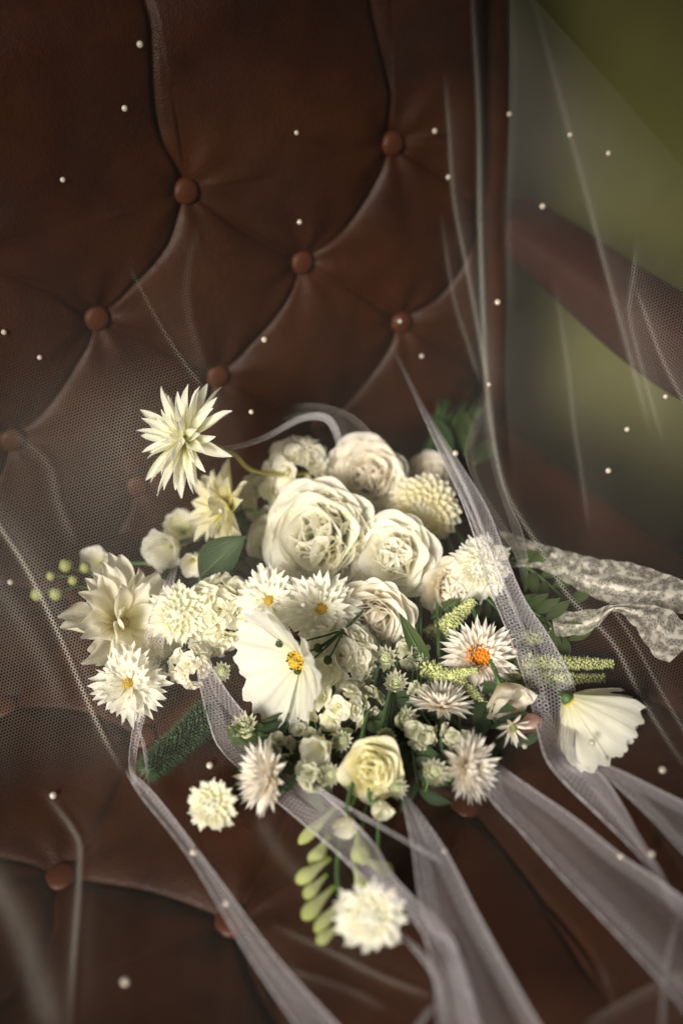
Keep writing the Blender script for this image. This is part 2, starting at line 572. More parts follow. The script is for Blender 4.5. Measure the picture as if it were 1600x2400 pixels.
# arms: padded, open underneath, deeper towards the front
def arm(side):
    xin = XR if side > 0 else XL
    secs = []
    N = 28
    for i in range(N + 1):
        s = i / N
        y = BACK + .03 - s * .66
        zt = SEAT + .218 - .036 * ss(0, .4, s) - .010 * s
        zb = SEAT + .176 - .072 * ss(0, .42, s) - .02 * ss(.4, 1, s)
        x0 = xin - side * .012 + side * .035 * ss(0, .6, s)
        x1 = x0 + side * (.066 + .03 * s)
        secs.append((y, x0, x1, zb, zt))
    vs_, fs, uvs = [], [], []
    K = 20
    for i, (y, x0, x1, zb, zt) in enumerate(secs):
        cx, cz, hx, hz = (x0 + x1) / 2, (zb + zt) / 2, abs(x1 - x0) / 2, (zt - zb) / 2
        for k in range(K):
            an = 2 * PI * k / K
            c, s2 = math.cos(an), math.sin(an)
            vs_.append(Vector((cx + hx * math.copysign(abs(c) ** .6, c), y, cz + hz * math.copysign(abs(s2) ** .6, s2))))
            uvs.append((k / K, i / N))
    for i in range(N):
        for k in range(K):
            k2 = (k + 1) % K
            fs.append((i * K + k, i * K + k2, (i + 1) * K + k2, (i + 1) * K + k))
    fs.append(tuple(range(K)))
    fs.append(tuple(N * K + k for k in range(K)))
    a = cpart('arm', (vs_, fs, uvs), LEATHER_RED)
    xs = xin + side * .062
    cpart('arm_support', tube(catmull([Vector((xin - side * .03, .27, SEAT - .12)), Vector((xin + side * .02, .25, SEAT - .02)),
                                       Vector((xs, .26, SEAT + .13))], 10), .028, .024, 12), WOOD)
arm(1)
arm(-1)

# ------------------------------------------------------------------ placing on the chair
def tbase(px, py, lift=.022):
    d = ray(px, py)
    tb = (BACK - lift) / d.y if d.y > 1e-4 else 9
    ts = (SEAT + lift - CAM.z) / d.z if d.z < -1e-4 else 9
    return min(tb, ts)
def P(px, py, t, lim=.006):
    return CAM + ray(px, py) * min(t, tbase(px, py) - lim)

# ------------------------------------------------------------------ petals
PC = {}
def petal(kind, L, W, prof, bend=0., cup=.2, ruf=0., rufk=3., teeth=0., nteeth=3, th0=0., nu=6, nv=6, seed=0, m=None, ridge=0., roundtip=.25, curl=0.):
    """petal along +X, upper face +Z. prof: list of half-width fractions along the length"""
    key = (kind, seed, m.name)
    if key in PC:
        return PC[key]
    rd = random.Random(hash(kind) % 1000 + seed * 77 if False else sum(map(ord, kind)) + seed * 77)
    ph = rd.uniform(0, 6.28)
    asym = rd.uniform(-.12, .12)
    xs, zs = [0.], [0.]
    n = 24
    for i in range(n):
        s = (i + .5) / n
        th = th0 + bend * s + curl * max(0, (s - .6) / .4) ** 2
        xs.append(xs[-1] + math.cos(th) / n)
        zs.append(zs[-1] + math.sin(th) / n)
    def pos(s):
        x = s * n
        i = min(int(x), n - 1)
        f = x - i
        return xs[i] * (1 - f) + xs[i + 1] * f, zs[i] * (1 - f) + zs[i + 1] * f
    def pw(s):
        x = s * (len(prof) - 1)
        i = min(int(x), len(prof) - 2)
        f = x - i
        f = f * f * (3 - 2 * f) * .5 + f * .5
        return prof[i] * (1 - f) + prof[i + 1] * f
    def fn(i, j):
        w_ = j * 2 - 1
        s = i * (1 - roundtip * w_ * w_ * i)
        if teeth:
            s *= 1 - teeth * (.5 + .5 * math.cos(w_ * PI * nteeth + ph)) * i ** 3 - .05 * teeth * rd.random()
        x, z = pos(s)
        hw = pw(i) * W / 2
        y = w_ * hw + asym * W * .3 * i * i
        zz = z * L + cup * hw * w_ * w_ * 1.2
        zz += ruf * L * math.sin(w_ * rufk * 2 + ph + i * 1.5) * i * i
        zz += ridge * L * math.cos(w_ * PI * 4 + ph) * (i * (1.3 - i))
        zz += .02 * L * noise.noise(Vector((i * 3 + seed, w_ * 2, ph)))
        return Vector((x * L, y, zz))
    v, f, u = grid(fn, nu, nv, lambda i, j: (j, i))
    me = mesh('petal', v, f, u, m)
    PC[key] = me
    return me
ROUND = [.25, .55, .85, 1.0, 1.0, .80]
BROAD = [.30, .75, 1.0, 1.05, .95, .62]
POINT = [.45, .75, 1.0, .95, .60, .06]
NARROW = [.45, .75, 1.0, 1.05, .95, .66, .16]
FAN = [.16, .38, .62, .85, 1.0, .97]
STRAP = [.5, .8, .95, 1.0, .95, .6]

def basis(nrm, roll=0.):
    """matrix whose Z is nrm"""
    z = nrm.normalized()
    x = (UP - z * UP.dot(z))
    if x.length < 1e-3:
        x = R_ - z * R_.dot(z)
    x.normalize()
    y = z.cross(x)
    m_ = Matrix((x, y, z)).transposed().to_4x4()
    return m_ @ RZ(roll)

FLOWERS = []
BIND = P(1000, 1115, .985)
def head(name, label, cat, px, py, t, rpx, nx, ny, nz=None, roll=0., group=None, obstacle=True):
    t = min(t, tbase(px, py) - .022 - .35 * rpx * t / F)
    Rr = rpx * t / F
    if nz is None:
        nz = math.sqrt(max(.02, 1 - nx * nx - ny * ny))
    m_ = Matrix.Translation(P(px, py, t)) @ basis(cdir(nx, ny, nz), roll)
    e_ = empty(name, m_)
    tag(e_, label, cat, group)
    FLOWERS.append((px, py, t, rpx, obstacle))
    return e_, Rr
def add_petal(par, me, phi, r0, z0, elev, scale=1., twist=0., name='petal'):
    return obj(name, me, par, RZ(phi) @ T(r0, 0, z0) @ RY(-elev) @ RX(twist) @ Matrix.Scale(scale, 4))
def stem_to(par, pts_world, r=.0016, m=None, name='stem'):
    inv = par.matrix_world.inverted()
    pts = [inv @ p_ for p_ in pts_world]
    return obj(name, mesh(name, *tube(catmull(pts, 14), r, r, 6), m or M_STEM), par)
STEMN = [0]
def bouquet_stem(par, Rr, depth=.35, r=.0018, m=None):
    """from under the head to the tie and on to the cut ends in the corner of the seat"""
    mw = par.matrix_world
    c = mw.translation
    z = mw.to_3x3() @ Vector((0, 0, 1))
    rr = random.Random(STEMN[0]); STEMN[0] += 1
    a = c - z * Rr * depth
    b = c - z * max(Rr * .9, .022)
    bind = BIND + Vector((rr.uniform(-.014, .014), rr.uniform(-.01, .01), rr.uniform(-.012, .012)))
    mid = b.lerp(bind, .45)
    mid.z = SEAT + .04
    zf = SEAT + .034
    mid.z = max(mid.z, zf)
    if b.z < zf - .012:
        b.z = zf - .012
    en = P(rr.uniform(1010, 1135), rr.uniform(935, 1010), 1.045)
    stem_to(par, [a, b, mid, bind, en], r, m)

# ------------------------------------------------------------------ flower kinds
def eye(par, r, h, m, n=26, z0=0., name='flower_eye', bump_r=.22):
    parts = []
    v, f, u = lathe([(r, -h * .4), (r * .95, h * .25), (r * .75, h * .65), (r * .4, h * .92), (.0001, h)], 14)
    parts.append((v, f, u))
    for k in range(n):
        rr = r * .95 * math.sqrt((k + .5) / n)
        an = k * 2.39996
        zz = h * (1 - (rr / r) ** 2) ** .5 if rr < r else 0
        s = r * bump_r * random.uniform(.7, 1.2)
        bl = lathe([(.0001, -s), (s * .8, -s * .3), (s * .8, s * .5), (.0001, s)], 5)
        parts.append(([q + Vector((rr * math.cos(an), rr * math.sin(an), zz)) for q in bl[0]], bl[1], bl[2]))
    V_, F_, U_ = merge(parts)
    return obj(name, mesh(name, [q + Vector((0, 0, z0)) for q in V_], F_, U_, m), par)
def calyx(par, r, m=None, z=-.002):
    v, f, u = lathe([(.0001, z - r * 1.0), (r * .5, z - r * .8), (r, z - r * .1), (r * .8, z + r * .3)], 10)
    return obj('calyx', mesh('calyx', v, f, u, m or M_STEM), par)

RPET = [.30, .72, .98, 1.08, 1.06, .92, .62]
def rose(par, Rr, m, layers=5, open_=1., muddle=40, kind='rose', mi=None, cnt0=7, e0=12, e1=66, fill=.62, hollow=0.):
    mi = mi or m
    rd = random.Random(int(Rr * 1e6))
    for i in range(layers):
        f = i / max(1, layers - 1)
        L = Rr * (1.05 - .34 * f)
        elev = math.radians(e0 + (e1 - e0) * f ** .9) / open_
        cnt = cnt0 - (1 if f > .6 else 0)
        off = i * 2.4
        for k in range(cnt):
            sd = rd.randrange(5)
            me = petal(f'{kind}{i}_{round(Rr,4)}', L, L * (1.12 - .10 * f), RPET, bend=math.radians(24 + 40 * f), cup=.34, ruf=.030,
                       rufk=1.5, th0=math.radians(2), curl=math.radians(-48 + 22 * f), nu=9, nv=8, seed=sd, m=m, roundtip=.16)
            add_petal(par, me, off + 2 * PI * k / cnt + rd.uniform(-.18, .18), Rr * .02, -Rr * (.26 - .16 * f),
                      elev + rd.uniform(-.10, .10), rd.uniform(.90, 1.07), rd.uniform(-.16, .16))
    for k in range(muddle):
        f = (k + .5) / muddle
        rr = Rr * fill * (hollow + (1 - hollow) * math.sqrt(f))
        L = Rr * (.30 + .16 * f)
        me = petal(f'{kind}in{int(f*4)}_{round(Rr,4)}', L, L * .95, RPET, bend=math.radians(30), cup=.35, ruf=.10, rufk=2.2, curl=math.radians(-35),
                   nu=6, nv=6, seed=k % 4, m=mi, roundtip=.16)
        add_petal(par, me, k * 2.39996 + rd.uniform(-.25, .25), rr * .62, -Rr * .04 + Rr * .10 * (1 - f), math.radians(72 - 38 * f) + rd.uniform(-.16, .16),
                  rd.uniform(.85, 1.15), rd.uniform(-.55, .55))
    calyx(par, Rr * .16, z=-Rr * .22)

def ball_dahlia(par, Rr, m, N=95):
    for k in range(N):
        f = (k + .5) / N
        th = math.radians(8 + 100 * f ** .62)
        ph = k * 2.39996
        L = Rr * (.22 + .26 * f)
        me = petal(f'ball{int(f*6)}_{round(Rr,4)}', L, L * .72, [.5, .8, 1.0, 1.0, .85, .45], bend=math.radians(30), cup=1.15, nu=5, nv=6, seed=k % 3, m=m, roundtip=.2)
        rb = Rr * .62
        r0, z0 = rb * math.sin(th), rb * math.cos(th) * .9 - Rr * .12
        add_petal(par, me, ph, r0 * .80, z0 * .82, PI / 2 - th + .12, random.uniform(.92, 1.08), random.uniform(-.15, .15))
    v, f_, u = lathe([(.0001, -Rr * .45), (Rr * .45, -Rr * .3), (Rr * .52, 0), (Rr * .4, Rr * .25), (.0001, Rr * .4)], 14)
    obj('core', mesh('core', v, f_, u, m), par)
    calyx(par, Rr * .2, z=-Rr * .45)

def scabiosa(par, Rr, m, outer=13, inner=46, mi=None, oscale=1.):
    mi = mi or m
    for k in range(outer):
        L = Rr * .66 * oscale
        me = petal(f'scab_{round(Rr,4)}', L, L * .62, [.25, .5, .8, 1, 1, .7], bend=math.radians(-18), cup=.25, ruf=.08, rufk=3, teeth=.22, nteeth=2.2, nu=6, nv=7, seed=k % 4, m=m)
        add_petal(par, me, 2 * PI * k / outer + random.uniform(-.12, .12), Rr * .36, -Rr * .08 + random.uniform(-.05, .05) * Rr,
                  math.radians(random.uniform(2, 30)), random.uniform(.8, 1.12), random.uniform(-.3, .3))
    for k in range(inner):
        f = (k + .5) / inner
        th = math.radians(4 + 80 * f ** .55)
        L = Rr * (.16 + .22 * f)
        me = petal(f'scabin{int(f*3)}_{round(Rr,4)}', L, L * .8, [.4, .7, 1, 1, .9, .6], bend=math.radians(-25), cup=.5, ruf=.12, rufk=3, nu=4, nv=4, seed=k % 3, m=mi)
        rb = Rr * .48
        add_petal(par, me, k * 2.39996, rb * math.sin(th) * .9, rb * math.cos(th) * .7 - Rr * .08, PI / 2 - th * .85 + random.uniform(-.2, .2),
                  random.uniform(.8, 1.2), random.uniform(-.4, .4), 'floret')
    v, f_, u = lathe([(.0001, -Rr * .35), (Rr * .4, -Rr * .2), (Rr * .44, 0), (Rr * .3, Rr * .2), (.0001, Rr * .28)], 12)
    obj('core', mesh('core', v, f_, u, mi), par)
    calyx(par, Rr * .22, z=-Rr * .3)

def strawflower(par, Rr, m, eye_m=M_ORANGE, rings=((26, 1., 2), (26, .97, 13), (24, .90, 26), (22, .78, 42), (20, .62, 60)), eye_r=.38):
    for i, (cnt, ls, el) in enumerate(rings):
        L = Rr * ls * (1 - eye_r * .35)
        for k in range(cnt):
            me = petal(f'straw{i}_{round(Rr,4)}', L, L * .215, POINT, bend=math.radians(10 + 4 * i), cup=.5, nu=6, nv=4, seed=k % 4, m=m, roundtip=.05)
            add_petal(par, me, 2 * PI * (k + .5 * (i % 2)) / cnt + random.uniform(-.07, .07), Rr * .16, -Rr * .10 + Rr * .03 * i,
                      math.radians(el) + random.uniform(-.16, .16), random.uniform(.84, 1.08), random.uniform(-.4, .4), 'bract')
    eye(par, Rr * eye_r, Rr * .20, eye_m, 60, Rr * .02, bump_r=.13)
    calyx(par, Rr * .25, m, z=-Rr * .12)

def frilly_daisy(par, Rr, m, rings=((13, 1., 2), (13, .93, 14), (11, .78, 28), (9, .52, 46)), eye_r=.135, eye_m=M_EYE, wid=.46):
    for i, (cnt, ls, el) in enumerate(rings):
        L = Rr * ls * .95
        for k in range(cnt):
            me = petal(f'frill{i}_{round(Rr,4)}', L, L * wid, FAN, bend=math.radians(-8 + 8 * i), cup=.25, ruf=.07, rufk=2.5, teeth=.26, nteeth=2.1, ridge=.02,
                       nu=7, nv=8, seed=k % 5, m=m, roundtip=.12)
            add_petal(par, me, 2 * PI * (k + .5 * (i % 2)) / cnt + random.uniform(-.15, .15), Rr * .06, -Rr * .08 + Rr * .04 * i,
                      math.radians(el) + random.uniform(-.24, .24), random.uniform(.78, 1.1), random.uniform(-.5, .5))
    eye(par, Rr * eye_r, Rr * .14, eye_m, 30, Rr * .04)
    calyx(par, Rr * .14, z=-Rr * .08)

def cosmos(par, Rr, m, phis, elev, wid=.80, eye_r=.16, sc=None, bend=8):
    for k, ph in enumerate(phis):
        L = Rr
        me = petal(f'cosmos_{round(Rr,4)}', L, L * wid, FAN, bend=math.radians(bend), cup=.16, ruf=.02, rufk=2, teeth=.10, nteeth=3.6, ridge=.030, nu=10, nv=18, seed=k % 4, m=m, roundtip=.10)
        add_petal(par, me, ph, Rr * .05, -.001 * (k % 3), elev + (.10 if k % 2 else -.02), (sc[k] if sc else random.uniform(.94, 1.04)), random.uniform(-.12, .12))
    eye(par, Rr * eye_r, Rr * .10, M_EYE, 34, .001)
    for k in range(16):
        an, rr = k * 2.4, Rr * eye_r * (.5 + .5 * ((k * 7) % 10) / 10)
        s = Rr * .018
        bl = lathe([(.0001, -s), (s, 0), (.0001, s * 1.6)], 5)
        obj('anther', mesh('anther', bl[0], bl[1], bl[2], M_BROWN), par, T(rr * math.cos(an), rr * math.sin(an), Rr * .11))
    calyx(par, Rr * .10, z=-.001)

def spiky_dahlia(par, Rr, m, rings=((18, 1., -12), (17, .98, 6), (15, .90, 22), (11, .70, 42), (7, .46, 64)), wid=.20):
    for i, (cnt, ls, el) in enumerate(rings):
        L = Rr * ls
        for k in range(cnt):
            me = petal(f'spik{i}_{round(Rr,4)}', L, L * wid, NARROW, bend=math.radians(14), cup=.65, nu=8, nv=5, seed=k % 5, m=m, roundtip=.03, curl=math.radians(-18))
            add_petal(par, me, 2 * PI * (k + .5 * (i % 2)) / cnt + random.uniform(-.12, .12), Rr * .05, -Rr * .05 + Rr * .03 * i,
                      math.radians(el) + random.uniform(-.24, .24), random.uniform(.78, 1.1), random.uniform(-.7, .7))
    eye(par, Rr * .09, Rr * .10, M_BERRY, 16, Rr * .04)
    calyx(par, Rr * .16, z=-Rr * .06)

def stock(par, Rr, m, n=9, kind='stock', fl=.42):
    """cluster of ruffled double florets over a dome"""
    for q in range(n):
        f = (q + .3) / n
        th = math.radians(85 * f ** .6)
        ph = q * 2.39996
        c = Vector((math.sin(th) * math.cos(ph), math.sin(th) * math.sin(ph), math.cos(th) * .75))
        mm = T(*(c * Rr * .62)) @ c.normalized().to_track_quat('Z', 'X').to_matrix().to_4x4() @ RZ(random.random() * 6)
        e_ = obj('floret', None, par, mm)
        e_.empty_display_size = .01
        r = Rr * fl * random.uniform(.9, 1.15)
        for ring, (cnt, ls, el) in enumerate(((5, 1., 12), (4, .72, 38), (3, .48, 62))):
            for k in range(cnt):
                L = r * ls
                me = petal(f'{kind}{ring}_{round(Rr,4)}', L, L * 1.05, ROUND, bend=math.radians(20), cup=.3, ruf=.09, rufk=2, nu=5, nv=6, seed=k % 3, m=m, curl=math.radians(-40))
                add_petal(e_, me, 2 * PI * k / cnt + ring * .6 + random.uniform(-.2, .2), r * .03, 0, math.radians(el) + random.uniform(-.15, .15), random.uniform(.88, 1.1), random.uniform(-.3, .3))

def astrantia(par, Rr, m, mp=None):
    for ring, (cnt, el, ls) in enumerate(((14, 36, 1.), (12, 56, .85))):
        for k in range(cnt):
            L = Rr * ls
            me = petal(f'astr{ring}_{round(Rr,4)}', L, L * .44, [.4, .7, 1., 1., .8, .25], bend=math.radians(16), cup=.4, nu=6, nv=4, seed=k % 3, m=m)
            add_petal(par, me, 2 * PI * (k + ring * .5) / cnt, Rr * .06, -Rr * .05, math.radians(el) + random.uniform(-.1, .1), random.uniform(.9, 1.08), 0, 'bract')
    eye(par, Rr * .42, Rr * .40, mp or M_POD, 44, Rr * .02, name='pin_cushion', bump_r=.20)
    calyx(par, Rr * .15, z=-Rr * .05)

def bell(par, Rr, m, cnt=6, el=58):
    for ring in range(2):
        for k in range(cnt - ring):
            L = Rr * 1.3
            me = petal(f'bell{ring}_{round(Rr,4)}', L, L * .86, [.3, .62, .92, 1.05, 1.0, .8], bend=math.radians(22), cup=.32, nu=8, nv=6, seed=k % 4, m=m, curl=math.radians(-40), ruf=.04, roundtip=.22)
            add_petal(par, me, 2 * PI * (k + .5 * ring) / cnt + random.uniform(-.1, .1), Rr * .08, -Rr * .45, math.radians(el + 8 * ring) + random.uniform(-.1, .1), random.uniform(.9, 1.08), random.uniform(-.15, .15))
    eye(par, Rr * .10, Rr * .2, M_BERRY, 12, -Rr * .35)
    calyx(par, Rr * .2, z=-Rr * .5)

def leaf_mesh(L, W, m, seed=0, droop=.35):
    return petal(f'leaf{round(L,4)}_{round(W,4)}', L, W, [.12, .7, 1., .95, .62, .03], bend=-droop, cup=.35, nu=9, nv=6, seed=seed, m=m, roundtip=.02, ruf=.012)
def aim(a, b, up):
    x = (b - a).normalized()
    z = (up - x * up.dot(x)).normalized()
    y = z.cross(x)
    m_ = Matrix((x, y, z)).transposed().to_4x4()
    m_.translation = a
    return m_
def single_leaf(label, a, b, wpx, m=M_LEAF, up=None, droop=.3, cat='leaf', stem_from=None, group=None):
    A_, B_ = P(*a), P(*b)
    L = (B_ - A_).length * 1.05
    W = wpx * a[2] / F
    e_ = empty('leaf', aim(A_, B_, up or cdir(0, .2, 1)))
    tag(e_, label, cat, group)
    obj('blade', leaf_mesh(L, W, m, random.randrange(9), droop), e_)
    tb_ = tube(catmull([Vector((0, 0, .0004)), Vector((L * .45, 0, -.0006)), Vector((L * .9, 0, -L * droop * .40))], 8), .0011, .0004, 5)
    obj('midrib', mesh('midrib', *tb_, M_STEM), e_)
    if stem_from:
        stem_to(e_, [A_, A_.lerp(P(*stem_from), .5), P(*stem_from)], .0016)
    return e_

def spike(label, pts, r0, r1, m, n=150, blob=.0022, cat='flower spike', hairs=0, name='flower_spike', group=None):
    W_ = [P(*q) for q in pts]
    e_ = empty(name, T(*W_[0]))
    tag(e_, label, cat, group)
    cv = catmull([q - W_[0] for q in W_], 40)
    obj('stem', mesh('stem', *tube(cv, .0014, .0007, 6), M_STEM), e_)
    rd = random.Random(len(label))
    parts = []
    for k in range(n):
        f = .04 + .95 * k / n
        i = min(int(f * 40), 39)
        c = cv[i].lerp(cv[i + 1], f * 40 - i)
        tg = (cv[i + 1] - cv[i]).normalized()
        a = tg.orthogonal().normalized()
        b = tg.cross(a)
        an = k * 2.39996
        rr = (r0 + (r1 - r0) * f)
        d = a * math.cos(an) + b * math.sin(an)
        ax = (d + tg * .7).normalized()
        if hairs:
            for h_ in range(hairs):
                d2 = (d + tg * rd.uniform(.2, 1.2) + Vector((rd.uniform(-.5, .5), rd.uniform(-.5, .5), rd.uniform(-.5, .5)))).normalized()
                o_ = d2.orthogonal().normalized() * .00022
                p0 = c + d * rr * .3
                p1 = p0 + d2 * rr * rd.uniform(.9, 1.5)
                parts.append(([p0 - o_, p0 + o_, p1], [(0, 1, 2)], [(0, 0), (1, 0), (.5, 1)]))
        s = blob * (1.1 - .55 * f) * rd.uniform(.75, 1.2)
        bl = lathe([(.0001, -s), (s * .75, -s * .3), (s * .8, s * .4), (s * .3, s * 1.2), (.0001, s * 1.4)], 5)
        ax = (ax + Vector((rd.uniform(-.5, .5), rd.uniform(-.5, .5), rd.uniform(-.5, .5)))).normalized()
        rot = ax.to_track_quat('Z', 'X').to_matrix()
        parts.append(([rot @ q + c + d * rr * rd.uniform(.3, 1.15) for q in bl[0]], bl[1], bl[2]))
    V_, F_, U_ = merge(parts)
    fl = obj('florets', mesh('florets', V_, F_, U_, m), e_)
    fl['kind'] = 'stuff'
    return e_

def bud(par, L, r, m, mtx):
    prof = [(r * .34, 0), (r * .38, L * .12), (r * .46, L * .28), (r * .66, L * .46), (r * .92, L * .62), (r, L * .74), (r * .84, L * .87), (r * .46, L * .96), (.0001, L)]
    v, f, u = lathe(prof, 10)
    return obj('bud', mesh('bud', v, f, u, m), par, mtx)

# ------------------------------------------------------------------ the bouquet, flower by flower
e, r = head('garden_rose', 'largest cream garden rose, many-petalled, at the middle of the bouquet', 'rose', 752, 1262, .865, 152, -.30, .12, roll=.4)
rose(e, r, M_ROSE, 4, 1., 120, 'grose', mi=M_ROSEIN, cnt0=9, e0=10, e1=52, fill=.80); bouquet_stem(e, r, r=.0024)
e, r = head('garden_rose', 'open white rose with a hollow cup, touching the largest cream rose', 'rose', 925, 1306, .845, 108, -.12, .22, roll=1.2)
rose(e, r, M_ROSE, 5, 1., 10, 'crose', cnt0=7, e0=8, e1=74, fill=.45, hollow=.25); bouquet_stem(e, r)
e, r = head('garden_rose', 'cream rose with a golden heart, topmost in the bouquet, behind the largest rose', 'rose', 862, 1120, .925, 104, -.05, .10, roll=2.)
rose(e, r, M_BLUSH, 5, 1., 34, 'trose', cnt0=8, e0=10, e1=60); bouquet_stem(e, r)
e, r = head('garden_rose', 'ruffled blush rose below the open white rose', 'rose', 872, 1445, .81, 108, -.05, -.25, roll=.9)
rose(e, r, M_BLUSH, 5, 1., 36, 'brose', cnt0=8, e0=10, e1=58, fill=.7); bouquet_stem(e, r)
e, r = head('garden_rose', 'blush rose pressed sideways under the white pompon head', 'rose', 1050, 1375, .86, 86, .35, -.2, roll=.3)
rose(e, r, M_BLUSH, 4, 1., 26, 'srose'); bouquet_stem(e, r)
e, r = head('ranunculus', 'butter yellow cupped rose, standing low in front of the bouquet', 'rose', 872, 1800, .695, 86, -.02, .12, roll=.5)
rose(e, r, M_YELLOW, 7, 1., 7, 'yrose', cnt0=5, e0=18, e1=88, fill=.30); bouquet_stem(e, r, r=.0013)
e, r = head('carnation', 'ruffled white carnation at the upper rim of the bouquet, near the hump of veil', 'carnation', 700, 1105, .925, 98, -.2, .35, roll=.2)
stock(e, r, M_ROSE, 9, 'carn', .48); bouquet_stem(e, r)
e, r = head('carnation', 'pale ruffled carnation between the yellow-based daisy and the largest rose', 'carnation', 622, 1165, .935, 74, -.4, .2)
stock(e, r, M_GREENW, 7, 'carn2', .5); bouquet_stem(e, r)
e, r = head('garden_rose', 'dusky beige rose half hidden behind the ball dahlia', 'rose', 1010, 1118, .98, 62, .2, .3)
rose(e, r, M_BLUSH, 4, 1., 16, 'drose'); bouquet_stem(e, r)
e, r = head('garden_rose', 'greenish white rose tucked under the left flank of the largest rose'.replace('left ', ''), 'rose', 645, 1275, .93, 72, -.4, 0)
rose(e, r, M_GREENW, 4, 1., 16, 'urose'); bouquet_stem(e, r)
e, r = head('ball_dahlia', 'ivory ball dahlia with honeycombed petals beside the hollow white rose', 'dahlia', 993, 1195, .895, 100, .02, .12)
ball_dahlia(e, r, M_DAHLIA); bouquet_stem(e, r)

e, r = head('spiky_dahlia', 'white spiky dahlia on a long bare stem, highest flower, against the chair back', 'dahlia', 432, 1028, .80, 138, -.72, .10, roll=.2)
spiky_dahlia(e, r, M_SPIKY)
stem_to(e, [P(470, 1030, .82), P(545, 1062, .85), P(640, 1112, .90), BIND + Vector((0, 0, .01))], .0022, M_STEMY)
e, r = head('dahlia', 'blurred white daisy with yellow-green petal bases, under the spiky dahlia', 'daisy', 535, 1190, .885, 118, -.86, .10)
spiky_dahlia(e, r, M_YBACK, ((13, 1., 8), (11, .95, 24), (9, .8, 40)), .34); bouquet_stem(e, r)

e, r = head('cosmos', 'large cream flower with broad petals opening away from the seat edge, beside berries', 'cosmos', 285, 1460, .845, 158, .66, .22, .70)
for k in range(17):
    add_petal(e, petal('couter', r, r * .46, [.3, .55, .8, .98, 1.05, .95, .66], bend=math.radians(12), cup=.38, ruf=.05, nu=10, nv=10, seed=k % 5, m=M_DAHLIA, ridge=.020, roundtip=.12, teeth=.10, nteeth=1.6, curl=math.radians(-25)),
              2 * PI * k / 17 + random.uniform(-.1, .1), r * .05, -.002, math.radians(8 + 12 * (k % 2)) + random.uniform(-.16, .16), random.uniform(.84, 1.08), random.uniform(-.45, .45))
eye(e, r * .09, r * .08, M_EYE, 24, .002)
calyx(e, r * .1, z=-.002)
cosmos_inner = [k * 2 * PI / 7 + .5 for k in range(7)]
for k, ph in enumerate(cosmos_inner):
    add_petal(e, petal('cinner', r * .80, r * .36, RPET, bend=math.radians(20), cup=.4, ruf=.05, nu=8, nv=6, seed=k % 3, m=M_DAHLIA, ridge=.01), ph, r * .04, .002, math.radians(40) + random.uniform(-.3, .3), random.uniform(.85, 1.05), random.uniform(-.2, .2))
stem_to(e, [e.matrix_world @ Vector((0, 0, -.004)), P(420, 1440, .89), P(640, 1330, .95), BIND], .002)
e, r = head('double_daisy', 'double white daisy with amber eye under the broad-petalled cream flower', 'daisy', 303, 1602, .805, 100, -.05, .15)
frilly_daisy(e, r, M_WHITE); bouquet_stem(e, r)
e, r = head('double_daisy', 'white frilled daisy with small yellow eye, between stock and its amber-eyed neighbour', 'daisy', 632, 1408, .795, 92, -.10, .10)
frilly_daisy(e, r, M_WHITE); bouquet_stem(e, r)
e, r = head('double_daisy', 'white frilled daisy with amber eye, overlapping the foot of the largest rose', 'daisy', 752, 1425, .785, 100, .05, -.05, roll=.4)
frilly_daisy(e, r, M_WHITE, eye_r=.15); bouquet_stem(e, r)
e, r = head('scabiosa', 'white pincushion flower on the net fold beside the stock', 'scabiosa', 415, 1440, .795, 84, -.15, .25)
scabiosa(e, r, M_GREENW); bouquet_stem(e, r)
e, r = head('stock_flower', 'cluster of round white stock florets beside the pincushion flower', 'stock', 525, 1440, .815, 114, -.05, .1)
stock(e, r, M_GREENW, 12, 'stockA', .42); bouquet_stem(e, r)
e, r = head('stock_flower', 'cluster of cream stock florets between the big cosmos and the astrantias', 'stock', 795, 1540, .778, 110, .05, .0)
stock(e, r, M_ROSE, 12, 'stockB', .40); bouquet_stem(e, r)
e, r = head('stock_flower', 'small pale floret cluster, below the cosmos with dotted eye', 'stock', 790, 1658, .775, 86, .05, -.05)
stock(e, r, M_GREENW, 9, 'stockC', .40); bouquet_stem(e, r)
e, r = head('stock_flower', 'cream floret cluster half under the veil fold, by the double daisy', 'stock', 450, 1560, .835, 64, -.1, 0)
stock(e, r, M_ROSE, 7, 'stockD', .46); bouquet_stem(e, r)

e, r = head('cosmos', 'big white cosmos with yellow eye dotted brown, petals fanned over the bouquet', 'cosmos', 700, 1545, .748, 166, -.68, -.25, roll=.3)
cosmos(e, r, M_COSMOS, [math.radians(a) for a in (0, 45, 88, 130, 172, 215, 262, 312)], math.radians(26), .86, .15)
bouquet_stem(e, r)
e, r = head('cosmos', 'cup-shaped white cosmos turned away, lying alone on the veil by the seat edge', 'cosmos', 1332, 1640, .735, 170, .60, -.60, -.22, roll=0)
cosmos(e, r, M_COSMOS, [k * 2 * PI / 9 for k in range(9)], math.radians(40), .84, .10, bend=24)
stem_to(e, [e.matrix_world @ Vector((0, 0, 0)), P(1290, 1600, .77), P(1200, 1480, .86), BIND], .002)

